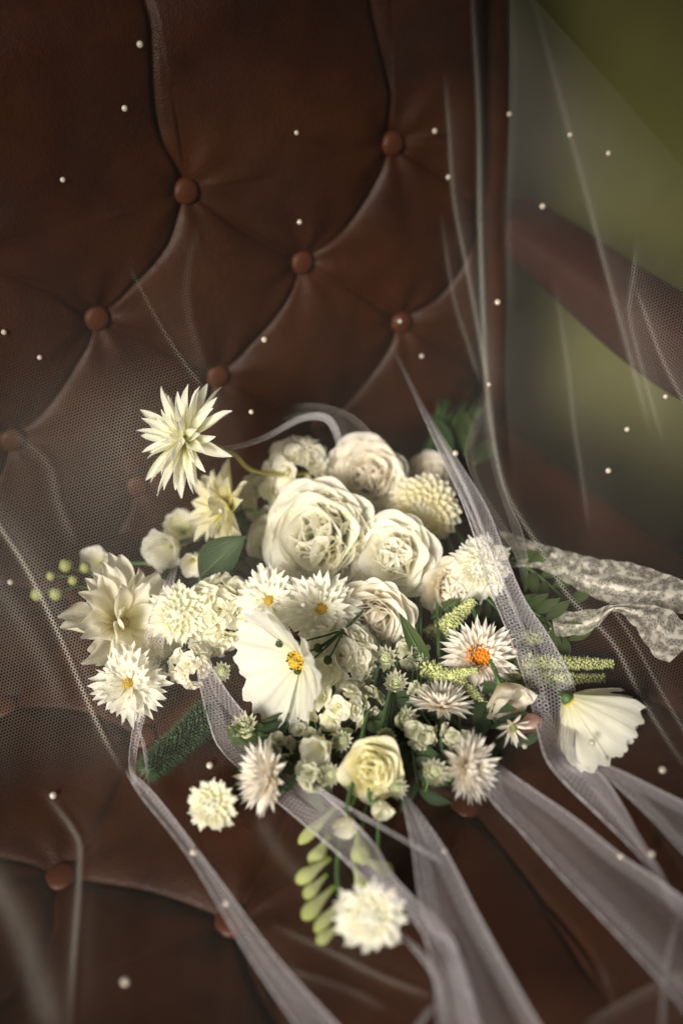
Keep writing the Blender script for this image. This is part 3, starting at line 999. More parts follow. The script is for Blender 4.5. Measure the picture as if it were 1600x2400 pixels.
e, r = head('strawflower', 'white strawflower with open orange eye beside the veil fold', 'strawflower', 1122, 1540, .765, 98, .10, .16)
strawflower(e, r, M_STRAW); bouquet_stem(e, r)
e, r = head('strawflower', 'strawflower seen from its side, bracts drooping, under the orange-eyed one', 'strawflower', 1035, 1648, .755, 76, .05, .93, .25)
strawflower(e, r, M_STRAW, eye_r=.25); bouquet_stem(e, r)
e, r = head('strawflower', 'spiky strawflower above the bare seat button, tilted sideways', 'strawflower', 1098, 1798, .70, 86, .70, .12)
strawflower(e, r, M_STRAW, M_STRAW, eye_r=.22); bouquet_stem(e, r)
e, r = head('strawflower', 'white strawflower in profile lying across the wide veil fold', 'strawflower', 622, 1825, .685, 88, -.84, .12)
strawflower(e, r, M_STRAW, M_STRAW, ((30, 1., 6), (28, .98, 18), (26, .92, 32), (22, .80, 48), (16, .6, 66)), .2); bouquet_stem(e, r)
e, r = head('strawflower', 'small half-open strawflower with narrow bracts beside the pink bud', 'strawflower', 1200, 1706, .755, 48, .25, -.45)
strawflower(e, r, M_STRAW, M_BERRY, ((9, 1.1, 20), (8, .9, 50)), .2)
stem_to(e, [e.matrix_world @ Vector((0, 0, -.004)), P(1150, 1702, .77), P(1060, 1690, .79), P(980, 1500, .9), BIND], .002)
e = empty('flower_bud', T(*P(1228, 1690, .765)))
tag(e, 'single round pink bud behind the half-open strawflower', 'bud')
bud(e, .026, .0095, M_PINK, cdir(.5, -.3, .5).to_track_quat('Z', 'X').to_matrix().to_4x4() @ T(0, 0, -.012))
stem_to(e, [P(1228, 1690, .767), P(1180, 1690, .79), P(1040, 1640, .83), BIND], .0012)

e, r = head('scabiosa', 'fluffy white pompon pincushion on a short stem, touching the veil fold', 'scabiosa', 1124, 1330, .83, 86, .22, .10)
scabiosa(e, r, M_WHITE, 18, 70); stem_to(e, [e.matrix_world @ Vector((0, 0, -.012)), P(1075, 1305, .87), P(1030, 1290, .885), BIND], .0018)
e, r = head('scabiosa', 'greenish white pincushion flower resting alone on the seat leather', 'scabiosa', 497, 1888, .70, 78, -.28, .02)
scabiosa(e, r, M_GREENW, 14, 46, oscale=.85); stem_to(e, [P(520, 1870, .715), P(570, 1825, .735), P(650, 1740, .77), BIND], .0016)
e, r = head('scabiosa', 'white pincushion flower hanging at the end of the freesia buds', 'scabiosa', 868, 2150, .605, 94, -.05, .05)
scabiosa(e, r, M_WHITE, 15, 44); stem_to(e, [e.matrix_world @ Vector((0, 0, -.014)), P(885, 2060, .66), P(890, 1900, .725), P(930, 1650, .84), BIND], .0016)

for (px, py, t, rp, nx, ny, lab) in (
        (575, 1712, .775, 46, -.2, .7, 'pale astrantia showing its back just above the profile strawflower'),
        (905, 1545, .80, 42, -.2, .3, 'dusky pink-centred astrantia between stock and leaves'),
        (925, 1605, .79, 40, .1, .55, 'greenish astrantia below the dusky-centred one'),
        (850, 1590, .80, 34, -.1, .2, 'small green astrantia button beside the stock cluster'),
        (942, 1690, .77, 44, .55, .25, 'astrantia turned sideways above the butter yellow rose'),
        (905, 1720, .765, 34, -.1, -.3, 'round green astrantia touching the sideways astrantia'),
        (800, 1735, .765, 36, .0, .15, 'green scabiosa seed head beside the white bell flower'),
        (1012, 1812, .735, 44, .2, .4, 'shaded green astrantia next to the tilted spiky strawflower'),
        (522, 1575, .795, 34, -.1, .1, 'green button flower next to the big cosmos petals'),
        (775, 1815, .745, 36, .1, .2, 'small green floret head under the bell flower'),
        (925, 1845, .74, 34, .3, 0, 'brownish astrantia behind the butter yellow rose')):
    e, r = head('astrantia', lab, 'astrantia', px, py, t, rp, nx, ny)
    astrantia(e, r, M_PALE); bouquet_stem(e, r, r=.0011)

rf = random.Random(11)
for (px, py, t, lab) in (
        (860, 1640, .81, 'pale filler floret between the green astrantia button and the sideways astrantia'),
        (718, 1722, .785, 'pale filler floret just below the tip of the big cosmos'),
        (985, 1720, .78, 'pale filler floret under the drooping side-view strawflower'),
        (655, 1750, .77, 'pale filler floret between profile strawflower and bell flower'),
        (730, 1815, .755, 'pale filler floret beneath the white bell flower, near the wide fold'),
        (965, 1530, .83, 'pale filler floret behind the long pointed leaf'),
        (1065, 1720, .775, 'pale filler floret between the side-view and the tilted strawflower'),
        (990, 1625, .81, 'pale filler floret behind the side-view strawflower'),
        (480, 1500, .84, 'pale filler floret between pincushion and half-covered floret cluster')):
    e, r = head('filler_floret', lab, 'filler flower', px, py, t + .012, rf.uniform(38, 48), rf.uniform(-.5, .5), rf.uniform(-.4, .6))
    stock(e, r, M_PALE, 5, 'fill%d' % rf.randrange(2), .55)
    bouquet_stem(e, r, r=.0009)
e, r = head('bell_flower', 'white bell flower with folded petals, left open beside the green seed head'.replace('left open', 'open'), 'bell flower', 750, 1752, .745, 62, -.35, -.1)
bell(e, r, M_WHITE); bouquet_stem(e, r)
e, r = head('bell_flower', 'small white blossom under the butter yellow rose', 'bell flower', 890, 1890, .69, 40, .25, -.5)
bell(e, r, M_GREENW); bouquet_stem(e, r)
e, r = head('bell_flower', 'pale blossom with striped throat by the glossy leaf', 'bell flower', 395, 1285, .90, 62, -.35, -.25)
bell(e, r, M_WHITE, 6, 50); bouquet_stem(e, r)
e, r = head('bell_flower', 'blurred pale blossom behind the striped-throat blossom', 'bell flower', 430, 1240, .935, 50, .1, .3)
bell(e, r, M_GREENW, 6, 40); bouquet_stem(e, r)
e, r = head('bell_flower', 'small blurred blossom above the broad-petalled cream flower', 'bell flower', 232, 1318, .90, 44, -.2, .2)
bell(e, r, M_WHITE, 6, 45); stem_to(e, [e.matrix_world @ Vector((0, 0, -.01)), P(330, 1320, .92), P(480, 1310, .95), BIND], .0016)
e, r = head('bell_flower', 'white blossom tip showing under the glossy leaf', 'bell flower', 452, 1318, .87, 40, .0, -.3)
bell(e, r, M_WHITE, 5, 50); bouquet_stem(e, r)
e, r = head('bell_flower', 'pale rosy blossom half hidden behind the orange-eyed strawflower', 'bell flower', 1185, 1628, .80, 66, .3, -.75)
bell(e, r, M_BLUSH, 6, 40); bouquet_stem(e, r)

# freesia: two rows of buds on arching stems, at the front
e = empty('freesia', T(*P(820, 1900, .70)))
tag(e, 'freesia stem with rows of green-white buds hanging over the seat', 'freesia')
rl0 = random.Random(3)
for (x, y, t, x2, y2, wv) in ((790, 1890, .69, 716, 1962, 15), (770, 1960, .67, 738, 2018, 19), (772, 2012, .655, 708, 2058, 17), (765, 2050, .655, 722, 2095, 14),
                              (782, 2078, .645, 722, 2140, 17), (806, 2105, .635, 750, 2170, 17), (800, 2165, .635, 752, 2202, 16),
                              (838, 1950, .68, 846, 2012, 20), (850, 2010, .67, 908, 2042, 18), (830, 2030, .66, 852, 2085, 18)):
    a, b = P(x, y, t), P(x2, y2, t - .012)
    L = (b - a).length
    mm = e.matrix_world.inverted() @ T(*a) @ (b - a).to_track_quat('Z', 'X').to_matrix().to_4x4()
    bud(e, L * 1.22, wv * 1.12 * rl0.uniform(.85, 1.15) * t / F, M_BUD, mm)
stem_to(e, [P(900, 1700, .79), P(840, 1850, .73), P(800, 1960, .69), P(790, 2060, .665), P(810, 2150, .65)], .0017)
stem_to(e, [P(905, 1720, .785), P(860, 1880, .725), P(840, 2000, .685), P(838, 2080, .665)], .0015)
e, r = head('freesia', 'open freesia blossom hanging beneath the butter yellow rose', 'freesia', 812, 1925, .685, 40, -.1, -.6)
bell(e, r, M_GREENW, 6, 52); bouquet_stem(e, r)

# leaves and spikes
single_leaf('glossy dark green oval leaf beside the yellow-based daisy', (470, 1352, .855), (562, 1262, .83), 92, M_LEAFD, droop=.25, stem_from=(455, 1420, .89))
single_leaf('long bright green pointed leaf below the blush rose', (1012, 1590, .79), (943, 1448, .765), 40, M_LEAF, stem_from=(1035, 1640, .80))
single_leaf('narrow curled green leaf along the long pointed leaf', (1000, 1600, .80), (955, 1480, .785), 30, M_LEAF, droop=.7)
single_leaf('short green leaf between blush rose and green spike', (1010, 1450, .83), (1075, 1405, .82), 34, M_LEAF)
single_leaf('shaded green leaf behind the spiky dahlia daisy', (560, 1235, .93), (600, 1175, .93), 60, M_LEAFD)
single_leaf('small green leaf between amber-eyed daisy and stock', (800, 1490, .80), (850, 1440, .79), 18, M_LEAF)
single_leaf('dark leaf behind broad-petalled cream flower', (430, 1420, .90), (330, 1360, .90), 90, M_LEAFD)
single_leaf('dark leaf in shade under the pincushion flower', (440, 1480, .88), (330, 1440, .89), 80, M_LEAFD)
rl = random.Random(5)
def sprig(label, a, b, n=9, lpx=70, wpx=26, m=M_LEAF):
    A_, B_ = P(*a), P(*b)
    e_ = empty('leafy_sprig', T(*A_))
    tag(e_, label, 'foliage')
    cv = catmull([Vector((0, 0, 0)), (B_ - A_) * .5 + Vector((0, 0, .01)), B_ - A_], 20)
    obj('stem', mesh('stem', *tube(cv, .0016, .0008, 6), M_STEM), e_)
    for k in range(n):
        f = .15 + .85 * k / (n - 1)
        c = cv[int(f * 20)]
        d = (B_ - A_).normalized()
        side = d.cross(cdir(0, 0, 1)).normalized() * (1 if k % 2 else -1)
        tip = c + (d * rl.uniform(.3, .9) + side * rl.uniform(.5, 1) + cdir(0, 0, 1) * rl.uniform(-.2, .5)).normalized() * lpx * a[2] / F * rl.uniform(.7, 1.15)
        obj('leaf', leaf_mesh(lpx * .8 / F, wpx * .8 / F, m, k % 5, .4), e_, aim(c, tip, cdir(rl.uniform(-.5, .5), rl.uniform(-.5, .5), 1)))
    return e_
for (lab, a, b, m_) in (
        ('leafy sprig between the largest rose and the frilled daisies', (720, 1330, .93), (560, 1380, .89), M_LEAFD),
        ('leafy sprig in shade behind the stock and pincushion', (560, 1330, .93), (420, 1390, .90), M_LEAFD),
        ('leafy sprig under the orange-eyed strawflower', (1010, 1500, .87), (1180, 1620, .80), M_LEAF),
        ('leafy sprig reaching to the tilted spiky strawflower', (960, 1640, .82), (1050, 1790, .755), M_LEAFD),
        ('leafy sprig between yellow rose and spiky strawflower', (950, 1700, .80), (980, 1850, .745), M_LEAFD),
        ('leafy sprig below the big cosmos', (690, 1720, .80), (575, 1765, .77), M_LEAF),
        ('leafy sprig behind the profile strawflower', (720, 1640, .82), (640, 1790, .755), M_LEAFD),
        ('leafy sprig among the astrantias', (880, 1560, .85), (930, 1680, .81), M_LEAFD),
        ('leafy sprig under the bell flower', (800, 1660, .82), (720, 1830, .755), M_LEAF),
        ('leafy sprig behind the cream stock florets', (840, 1430, .89), (760, 1580, .84), M_LEAFD),
        ('leafy sprig along the veil fold beside the pompon', (1060, 1360, .91), (1210, 1480, .86), M_LEAFD),
        ('olive sprig lying between the pompon and the lace ribbon', (1150, 1300, .92), (1330, 1410, .88), M_LEAF),
        ('olive sprig behind the veil fold under the lace', (1180, 1420, .90), (1330, 1500, .86), M_LEAF),
        ('leafy sprig under the pale floret cluster', (820, 1560, .85), (860, 1750, .79), M_LEAF),
        ('leafy sprig by the half-open strawflower', (1050, 1560, .86), (1190, 1740, .79), M_LEAFD)):
    sprig(lab, a, b, 11, 78, 30, m_)
spike('short green flower spike beside the blush rose', [(1010, 1500, .83), (1060, 1455, .81), (1110, 1405, .81)], .0085, .003, M_SPIKE, 300, .0022)
spike('arching green flower spike in front of the orange-eyed strawflower', [(985, 1560, .775), (1060, 1590, .755), (1110, 1625, .75), (1158, 1682, .75)], .0058, .0018, M_SPIKE, 280, .0019)
spike('green flower spike crossing under the orange eye', [(1000, 1590, .77), (1060, 1580, .752), (1120, 1570, .745)], .0045, .0018, M_SPIKE, 170, .0018)
spike('yellowish flower spike poking past the veil toward the lace', [(1180, 1560, .84), (1300, 1555, .815), (1440, 1556, .79)], .0085, .0025, M_SPIKE, 330, .0023)
spike('yellowish flower spike lying behind the veil fold', [(1160, 1600, .84), (1260, 1590, .82), (1420, 1590, .795)], .007, .0025, M_SPIKE, 260, .0022)
spike('thin yellowish spike under the lace tail', [(1200, 1500, .87), (1300, 1480, .86), (1400, 1440, .86)], .006, .0025, M_SPIKE, 220, .0021)
spike('fuzzy dark green foxtail lying on the seat', [(500, 1660, .81), (430, 1730, .775), (345, 1805, .735)], .0105, .008, M_FOX, 420, .0016, 'foxtail', 9, 'foxtail_grass')
# berries at the seat edge
e = empty('berry_sprig', T(*P(190, 1370, .90)))
tag(e, 'sprig of small green berries beside the broad-petalled cream flower', 'berries')
for (x, y, q) in ((155, 1325, 17), (88, 1393, 17), (132, 1392, 17), (200, 1330, 14), (120, 1350, 12), (172, 1360, 13)):
    t = .875
    s = q * t / F
    c = e.matrix_world.inverted() @ P(x, y, t)
    obj('berry', mesh('berry', *lathe([(.0001, -s), (s * .7, -s * .7), (s, 0), (s * .7, s * .7), (.0001, s)], 10), M_BERRY), e, T(*c))
    stem_to(e, [P(x, y, t), P((x + 230) / 2, (y + 1375) / 2 - 8, t + .01), P(240, 1380, .90)], .0009)
# thin wiry stems with tiny buds in front of the daisies
e = empty('wiry_bud_sprig', T(*P(800, 1500, .76)))
tag(e, 'wiry dark stems with tiny green buds crossing the big cosmos', 'bud sprig')
for (x, y) in ((655, 1508), (706, 1535), (698, 1572), (768, 1548), (745, 1520)):
    s = 11 * .75 / F
    c = e.matrix_world.inverted() @ P(x, y, .748)
    obj('bud', mesh('bud', *lathe([(.0001, -s), (s * .8, -s * .5), (s, 0), (s * .6, s), (.0001, s * 1.3)], 8), M_LEAF), e, T(*c))
    stem_to(e, [P(x, y, .75), P((x + 800) / 2, (y + 1490) / 2, .752), P(812, 1470, .765), P(860, 1420, .80)], .0007)
# cut stem ends: a loose green blade or two beside the tie
for k, (a, b) in enumerate((((1060, 1080, .985), (1010, 960, 1.02)), ((1090, 1070, .985), (1085, 945, 1.03)), ((1110, 1090, .985), (1160, 1025, 1.02)))):
    single_leaf(('broad green blade among the cut stems against the chair back', 'yellow-green blade rising between the cut stems',
                 'short green blade bending from the cut stems to the chair side')[k], a, b, 46, (M_LEAFD, M_LEAF, M_LEAF)[k])

# ------------------------------------------------------------------ lace ribbon
def tt(px, py, v):
    return v if v > .3 else tbase(px, py) - v
def strip_geo(stations, nl, nw, bulge=.0, curl=.0, ripple=0., seed=0, scallop=0., fade=.16):
    """stations: (xl, yl, xr, yr, depth). Returns a sheet with edges folded back under itself"""
    Lp = catmull([P(s[0], s[1], tt(s[0], s[1], s[4])) for s in stations], nl)
    Rp = catmull([P(s[2], s[3], tt(s[2], s[3], s[5] if len(s) > 5 else s[4])) for s in stations], nl)
    js = [i / nw for i in range(nw + 1)]
    vs_, fs, uvs, dens = [], [], [], []
    ln = 0.
    cols = []
    for i in range(nl + 1):
        a, b = Lp[i], Rp[i]
        if i:
            ln += ((a + b) / 2 - (Lp[i - 1] + Rp[i - 1]) / 2).length
        wd = (b - a).length
        nrm = (CAM - (a + b) / 2).normalized()
        ax = (b - a).normalized() if wd > 1e-6 else R_
        row = []
        if curl:
            c = min(curl, wd * .22)
            for q in range(7):                     # left hem: comes from underneath and rolls over
                an = PI * (q / 6)
                if q == 0:
                    row.append((a + ax * c * 2.6 - nrm * c * .7, -2.6 * c))
                row.append((a + ax * (c * .35) + (-ax * math.sin(an) - nrm * math.cos(an)) * c * .35, -c * (1 - q / 6)))
        for j in js:
            p_ = a.lerp(b, j)
            z = bulge * wd * 4 * j * (1 - j)
            z += ripple * noise.noise(Vector((j * 3.2 + seed, ln * 9, seed))) * (4 * j * (1 - j)) ** .5
            sc = 0
            if scallop and (j in (0., 1.)):
                sc = scallop * abs(math.sin(ln * 190)) * (1 if j else -1)
            row.append((p_ + nrm * z + ax * sc, wd * j))
        if curl:
            for q in range(7):
                an = PI * (1 - q / 6)
                row.append((b - ax * (c * .35) + (ax * math.sin(an) - nrm * math.cos(an)) * c * .35, wd + c * q / 6))
                if q == 6:
                    row.append((b - ax * c * 2.6 - nrm * c * .7, wd + 3.6 * c))
        cols.append(len(row))
        s_ = i / nl
        ends = ss(-.02, fade, s_) * (1 - ss(1 - fade, 1.02, s_))
        for p_, u_ in row:
            vs_.append(p_)
            uvs.append((u_, ln))
            x_ = min(max(u_ / max(wd, 1e-6), 0), 1)
            dens.append(ends * (.80 + .30 * abs(2 * x_ - 1) ** 3 + .12 * noise.noise(Vector((x_ * 4 + seed, ln * 6, seed + 3)))))
    m_ = cols[0]
    for i in range(nl):
        for j in range(m_ - 1):
            a = i * m_ + j
            fs.append((a, a + 1, a + m_ + 1, a + m_))
    return vs_, fs, uvs, dens
ribbon = empty('lace_ribbon', T(*P(1200, 1270, .93)))
tag(ribbon, 'cream floral lace ribbon trailing from the bouquet across the seat', 'ribbon')
RI = ribbon.matrix_world.inverted()
def rpart(name, st, nl=40, nw=10, **kw):
    v, f, u = strip_geo(st, nl, nw, **kw)[:3]
    return obj(name, mesh(name, [RI @ q for q in v], f, u, M_LACE), ribbon)
rpart('ribbon_loop', [(1165, 1330, 1170, 1245, .96), (1260, 1330, 1272, 1278, .03), (1365, 1385, 1392, 1310, .035), (1450, 1418, 1480, 1322, .04),
                      (1560, 1425, 1600, 1362, .03), (1680, 1470, 1720, 1405, .03)], ripple=.010, seed=3, scallop=.002)
rpart('ribbon_tail', [(1300, 1490, 1290, 1440, .02), (1380, 1480, 1390, 1430, .03), (1440, 1430, 1450, 1418, .05), (1490, 1470, 1550, 1425, .06), (1530, 1530, 1600, 1460, .05),
                      (1568, 1552, 1625, 1500, .04)], ripple=.006, seed=8, scallop=.002)

# ------------------------------------------------------------------ the veil
veil = empty('veil', T(XM, BACK + .02, SEAT + .47))
tag(veil, 'long white tulle veil sewn with pearls, draped over armchair and bouquet', 'veil')
VI = veil.matrix_world.inverted()
# one sheet of net stretched over chair and bouquet: relax a membrane against what it lies on
GX, GY, STEP = 92, 134, 20
X0, Y0 = -110, -110
raw = np.zeros((GY, GX))
for iy in range(GY):
    for ix in range(GX):
        raw[iy, ix] = tbase(X0 + ix * STEP, Y0 + iy * STEP, .030) - .012
for (px, py, t, rp, obs) in FLOWERS:
    if not obs or t < .80:
        continue
    for iy in range(GY):
        for ix in range(GX):
            d = math.hypot(X0 + ix * STEP - px, Y0 + iy * STEP - py)
            if d < rp * 1.05:
                raw[iy, ix] = min(raw[iy, ix], t - .022 - .02 * (1 - (d / rp / 1.05) ** 2))
for iy in range(GY):
    for ix in range(GX):
        x, y = X0 + ix * STEP, Y0 + iy * STEP
        if x > 1150 and 440 + (x - 1160) * .46 < y < 640 + (x - 1160) * .84:       # the padded arm
            raw[iy, ix] = min(raw[iy, ix], .565 / ray(x, y).x - .02)
D = raw.copy()
for it in range(260):
    avg = D.copy()
    avg[1:-1, 1:-1] = (D[:-2, 1:-1] + D[2:, 1:-1] + D[1:-1, :-2] + D[1:-1, 2:]) / 4
    D = np.minimum(raw, avg + .00002)
for it in range(3):
    a = D.copy()
    a[1:-1, 1:-1] = (D[:-2, 1:-1] + D[2:, 1:-1] + D[1:-1, :-2] + D[1:-1, 2:] + 2 * D[1:-1, 1:-1]) / 6
    D = np.minimum(a, D)
def dveil(px, py):
    x = min(max((px - X0) / STEP, 0), GX - 1.001)
    y = min(max((py - Y0) / STEP, 0), GY - 1.001)
    i, j = int(x), int(y)
    fx, fy = x - i, y - j
    return (D[j, i] * (1 - fx) + D[j, i + 1] * fx) * (1 - fy) + (D[j + 1, i] * (1 - fx) + D[j + 1, i + 1] * fx) * fy
def vpart(name, geo, m):
    v, f, u = geo[:3]
    me = mesh(name, [VI @ q for q in v], f, u, m)
    at = me.attributes.new('gather', 'FLOAT', 'POINT')
    at.data.foreach_set('value', np.asarray(geo[3] if len(geo) > 3 else [1.] * len(v), dtype=np.float32))
    return obj(name, me, veil)
EDGE = [(-120, 1145), (0, 1255), (219, 1448), (393, 1600), (520, 1710), (5000, 1710)]
def edge_x(y):
    for (y0, x0), (y1, x1) in zip(EDGE, EDGE[1:]):
        if y0 <= y <= y1:
            return x0 + (x1 - x0) * (y - y0) / (y1 - y0)
    return EDGE[0][1]
def sheet(xa, ya, yb, nx, ny, off=0., wav=.004, seed=0, xb=None, xaf=None, df=None, ridges=False):
    vs_, fs, uvs, dens = [], [], [], []
    if ridges:
        yy = [ya + (yb - ya) * i / ny for i in range(ny + 1)]
        xx = np.concatenate([np.linspace(xa, edge_x(y_), nx + 1) for y_ in yy])
        rd_, rl_ = ridge_field(xx, np.repeat(yy, nx + 1))
    for i in range(ny + 1):
        y = ya + (yb - ya) * i / ny
        l = xaf(y) if xaf else xa
        r = xb(y) if xb else edge_x(y)
        for j in range(nx + 1):
            x = l + (r - l) * j / nx
            t = dveil(x, y) - off
            t += wav * noise.noise(Vector((x / 240 + seed, y / 420, seed * 1.7))) + wav * .5 * noise.noise(Vector((x / 70 + seed, y / 260, 4 + seed)))
            if ridges:
                t -= rl_[i * (nx + 1) + j]
            vs_.append(P(x, y, t))
            dens.append((df(x, y) if df else 1.) + (rd_[i * (nx + 1) + j] if ridges else 0))
            uvs.append((x * .00037 + .002 * noise.noise(Vector((x / 300, y / 300, 1 + seed))), y * .00037 + .002 * noise.noise(Vector((x / 300, y / 300, 5 + seed)))))
    for i in range(ny):
        for j in range(nx):
            a = i * (nx + 1) + j
            fs.append((a, a + 1, a + nx + 2, a + nx + 1))
    return vs_, fs, uvs, dens
def gather_main(x, y):
    d = .42 + .80 * ss(350, 1000, y) * (1 - .5 * ss(1500, 2000, y))
    d += 1.5 * (1 - ss(350, 800, x)) * ss(800, 1050, y) * (1 - ss(1700, 1900, y))
    d += .10 * ss(900, 1150, x) * (1 - ss(900, 1300, y))
    return d * (1 + .5 * noise.noise(Vector((x / 260, y / 420, 2))))
RIDGES = [  # points, sharp-side width, amplitude, soft-side factor
    ([(1104, -90), (1106, 0), (1121, 255), (1124, 510), (1131, 714), (1139, 870), (1150, 1000), (1185, 1150), (1262, 1280), (1335, 1400), (1435, 1505), (1505, 1640), (1600, 1790), (1690, 1910)], 4.5, 16, 2),
    ([(1040, 150), (1052, 300), (1064, 470), (1100, 660), (1134, 850), (1145, 930)], 4, 10, 4),
    ([(1030, 480), (1062, 690), (1098, 810), (1130, 910)], 4, 5, 5),
    ([(1225, -90), (1315, 240), (1375, 459), (1412, 602), (1484, 867), (1530, 1040)], 6, 7, 7),
    ([(1492, 540), (1484, 640), (1474, 730), (1492, 820), (1525, 940), (1560, 1060)], 5, 6, 5),
    ([(1480, 650), (1520, 760), (1555, 850), (1625, 985), (1690, 1110)], 4, 9, 5),
    ([(1290, 600), (1330, 860), (1345, 1000), (1365, 1130), (1385, 1280)], 5, 4, 7),
    ([(1190, -90), (1205, 200), (1190, 480), (1200, 800)], 9, 2.5, 6),
    ([(1350, 1310), (1470, 1480), (1560, 1640), (1650, 1790), (1700, 1880)], 3.5, 9, 4),
    ([(-90, 1080), (0, 1232), (62, 1330), (140, 1488), (225, 1685), (300, 1835)], 4.5, 17, 5),
    ([(-90, 1240), (30, 1420), (110, 1560), (170, 1700)], 18, 2.5, 3),
    ([(290, 600), (400, 800), (500, 940)], 4, 3.2, 6),
    ([(0, 990), (110, 1080), (140, 1180), (190, 1300)], 8, 2.2, 4),
    ([(470, 500), (440, 700), (500, 930)], 10, 1.6, 4),
    ([(90, 1840), (180, 1955), (189, 2040), (178, 2200), (160, 2480)], 7, 10, 3),
    ([(-90, 1960), (20, 2110), (80, 2260), (140, 2480)], 30, 8, 1.6),
    ([(620, 2160), (760, 2222), (900, 2290), (1040, 2345)], 7, 7, 3),
    ([(600, 1900), (660, 2000), (760, 2110)], 18, 3, 3),
    ([(640, 2260), (800, 2310), (920, 2370)], 8, 4, 3)]
def ridge_field(x, y):
    p_ = np.stack([x, y], -1)
    dens, lift = np.zeros(len(x)), np.zeros(len(x))
    for pts, sg, amp, soft in RIDGES:
        c = np.array([tuple(q)[:2] for q in catmull([(a_, b_, 0) for a_, b_ in pts], 60)])
        best = np.full(len(x), 1e9)
        side = np.zeros(len(x))
        par = np.zeros(len(x))
        near = (x > c[:, 0].min() - 200) & (x < c[:, 0].max() + 200) & (y > c[:, 1].min() - 200) & (y < c[:, 1].max() + 200)
        idx = np.nonzero(near)[0]
        if not len(idx):
            continue
        q = p_[idx]
        bb, sd, pr = best[idx], side[idx], par[idx]
        for k in range(60):
            a_, d_ = c[k], c[k + 1] - c[k]
            r_ = q - a_
            h_ = np.clip((r_ @ d_) / (d_ @ d_), 0, 1)
            e_ = r_ - h_[:, None] * d_
            dist = np.hypot(e_[:, 0], e_[:, 1])
            m_ = dist < bb
            bb = np.where(m_, dist, bb)
            sd = np.where(m_, d_[0] * r_[:, 1] - d_[1] * r_[:, 0], sd)
            pr = np.where(m_, (k + h_) / 60, pr)
        tp = np.clip(pr / .22, 0, 1) * np.clip((1 - pr) / .22, 0, 1)
        tp = tp * tp * (3 - 2 * tp)
        wd_ = np.where(sd > 0, sg, sg * soft)
        g_ = np.where(sd > 0, np.exp(-(bb / sg) ** 2), .62 * np.exp(-(bb / sg) ** 2) + .38 * np.exp(-bb / (sg * soft)))
        dens[idx] += amp * g_ * tp
        lift[idx] += .0035 * np.exp(-(bb / (sg * 2)) ** 2) * tp
    return dens, lift
vpart('net_panel', sheet(-105, -105, 2480, 380, 560, df=gather_main, ridges=True), M_NET)
# second layer where the veil is doubled over the open side of the chair
def side_x(y):
    pts = [(-120, 1196), (900, 1182), (1150, 1200), (1400, 1250), (1700, 1370), (2050, 1600), (2500, 1900)]
    for (y0, x0), (y1, x1) in zip(pts, pts[1:]):
        if y <= y1:
            return x0 + (x1 - x0) * (y - y0) / (y1 - y0)
    return 1900
vpart('net_panel', sheet(1160, -105, 2050, 50, 160, .02, .010, 5, xb=lambda y: max(edge_x(y), side_x(y) + 5), xaf=side_x, df=lambda x, y: (1.9 - 1.5 * ss(300, 560, y) + .3 * ss(650, 800, y) - .35 * ss(850, 1150, y)) * (.35 + .65 * ss(0, 160, edge_x(y) - x)) * (1 + .35 * noise.noise(Vector((x / 130, y / 700, 8))))), M_NET2)

def fold(st, m=M_FOLD, nl=46, nw=8, bulge=.05, curl=.0035, ripple=.003, seed=0, name='veil_fold', fade=.16):
    return vpart(name, strip_geo(st, nl, nw, bulge, curl, ripple, seed, fade=fade), m)
def line(pts, w_, m=M_FOLDX, nl=60, **kw):
    """a narrow gathered crease; pts (x, y, depth)"""
    st = []
    for i, q in enumerate(pts):
        a, b = pts[max(i - 1, 0)], pts[min(i + 1, len(pts) - 1)]
        d = Vector((b[0] - a[0], b[1] - a[1])).normalized()
        ww = w_ * (.35 if i in (0, len(pts) - 1) else 1)
        st.append((q[0] - d.y * -ww / 2, q[1] - d.x * ww / 2, q[0] + d.y * -ww / 2, q[1] + d.x * ww / 2, q[2]))
    return fold(st, m, nl, 4, .35, .0016, 0, name='veil_crease', fade=.38, **kw)
# over the chair back and the open side
fold([(1134, 905, 1150, 905, .10), (1105, 990, 1156, 990, .13), (1090, 1060, 1168, 1080, .15), (1110, 1130, 1190, 1170, .15), (1160, 1230, 1222, 1240, .12), (1205, 1300, 1236, 1310, .10), (1222, 1365, 1234, 1365, .08)], M_NET2)
# the main fold falling over the bouquet's side down to the seat front
fold([(922, 828, 930, 826, .93), (968, 925, 995, 955, .915), (1028, 1060, 1078, 1085, .875), (1076, 1165, 1140, 1185, .845), (1112, 1265, 1182, 1290, .80), (1150, 1390, 1228, 1400, .78),
      (1190, 1490, 1288, 1492, .765), (1228, 1600, 1342, 1595, .745), (1252, 1690, 1350, 1670, .735), (1275, 1775, 1352, 1780, .05), (1320, 1835, 1408, 1812, .045),
      (1400, 1912, 1455, 1880, .04), (1475, 1985, 1500, 1962, .04), (1538, 2058, 1552, 2046, .04), (1560, 2110, 1580, 2104, .04), (1625, 2200, 1650, 2196, .04)], M_FOLD, 110, 10, .06, .005, .004, 2)
line([(985, 950, .91), (1060, 1085, .86), (1110, 1190, .83), (1155, 1310, .79), (1215, 1450, .765), (1290, 1590, .74)], 9)
line([(1040, 1080, .86), (1095, 1190, .83), (1135, 1290, .795), (1165, 1400, .775)], 6, M_FOLD)
# the hump over the bouquet's top
fold([(478, 1042, 478, 1050, .82), (545, 1043, 545, 1054, .85), (620, 1018, 622, 1032, .87), (700, 975, 704, 990, .88), (760, 968, 752, 986, .88), (792, 1000, 776, 1008, .88), (806, 1060, 792, 1062, .885)], M_FOLDX, 70, 5, .2, .003)
fold([(640, 990, 690, 945, .90), (720, 975, 760, 948, .895), (780, 985, 830, 975, .89), (800, 1035, 885, 1030, .895), (815, 1070, 915, 1070, .90)], M_NET2, 40, 8, .1, .003)
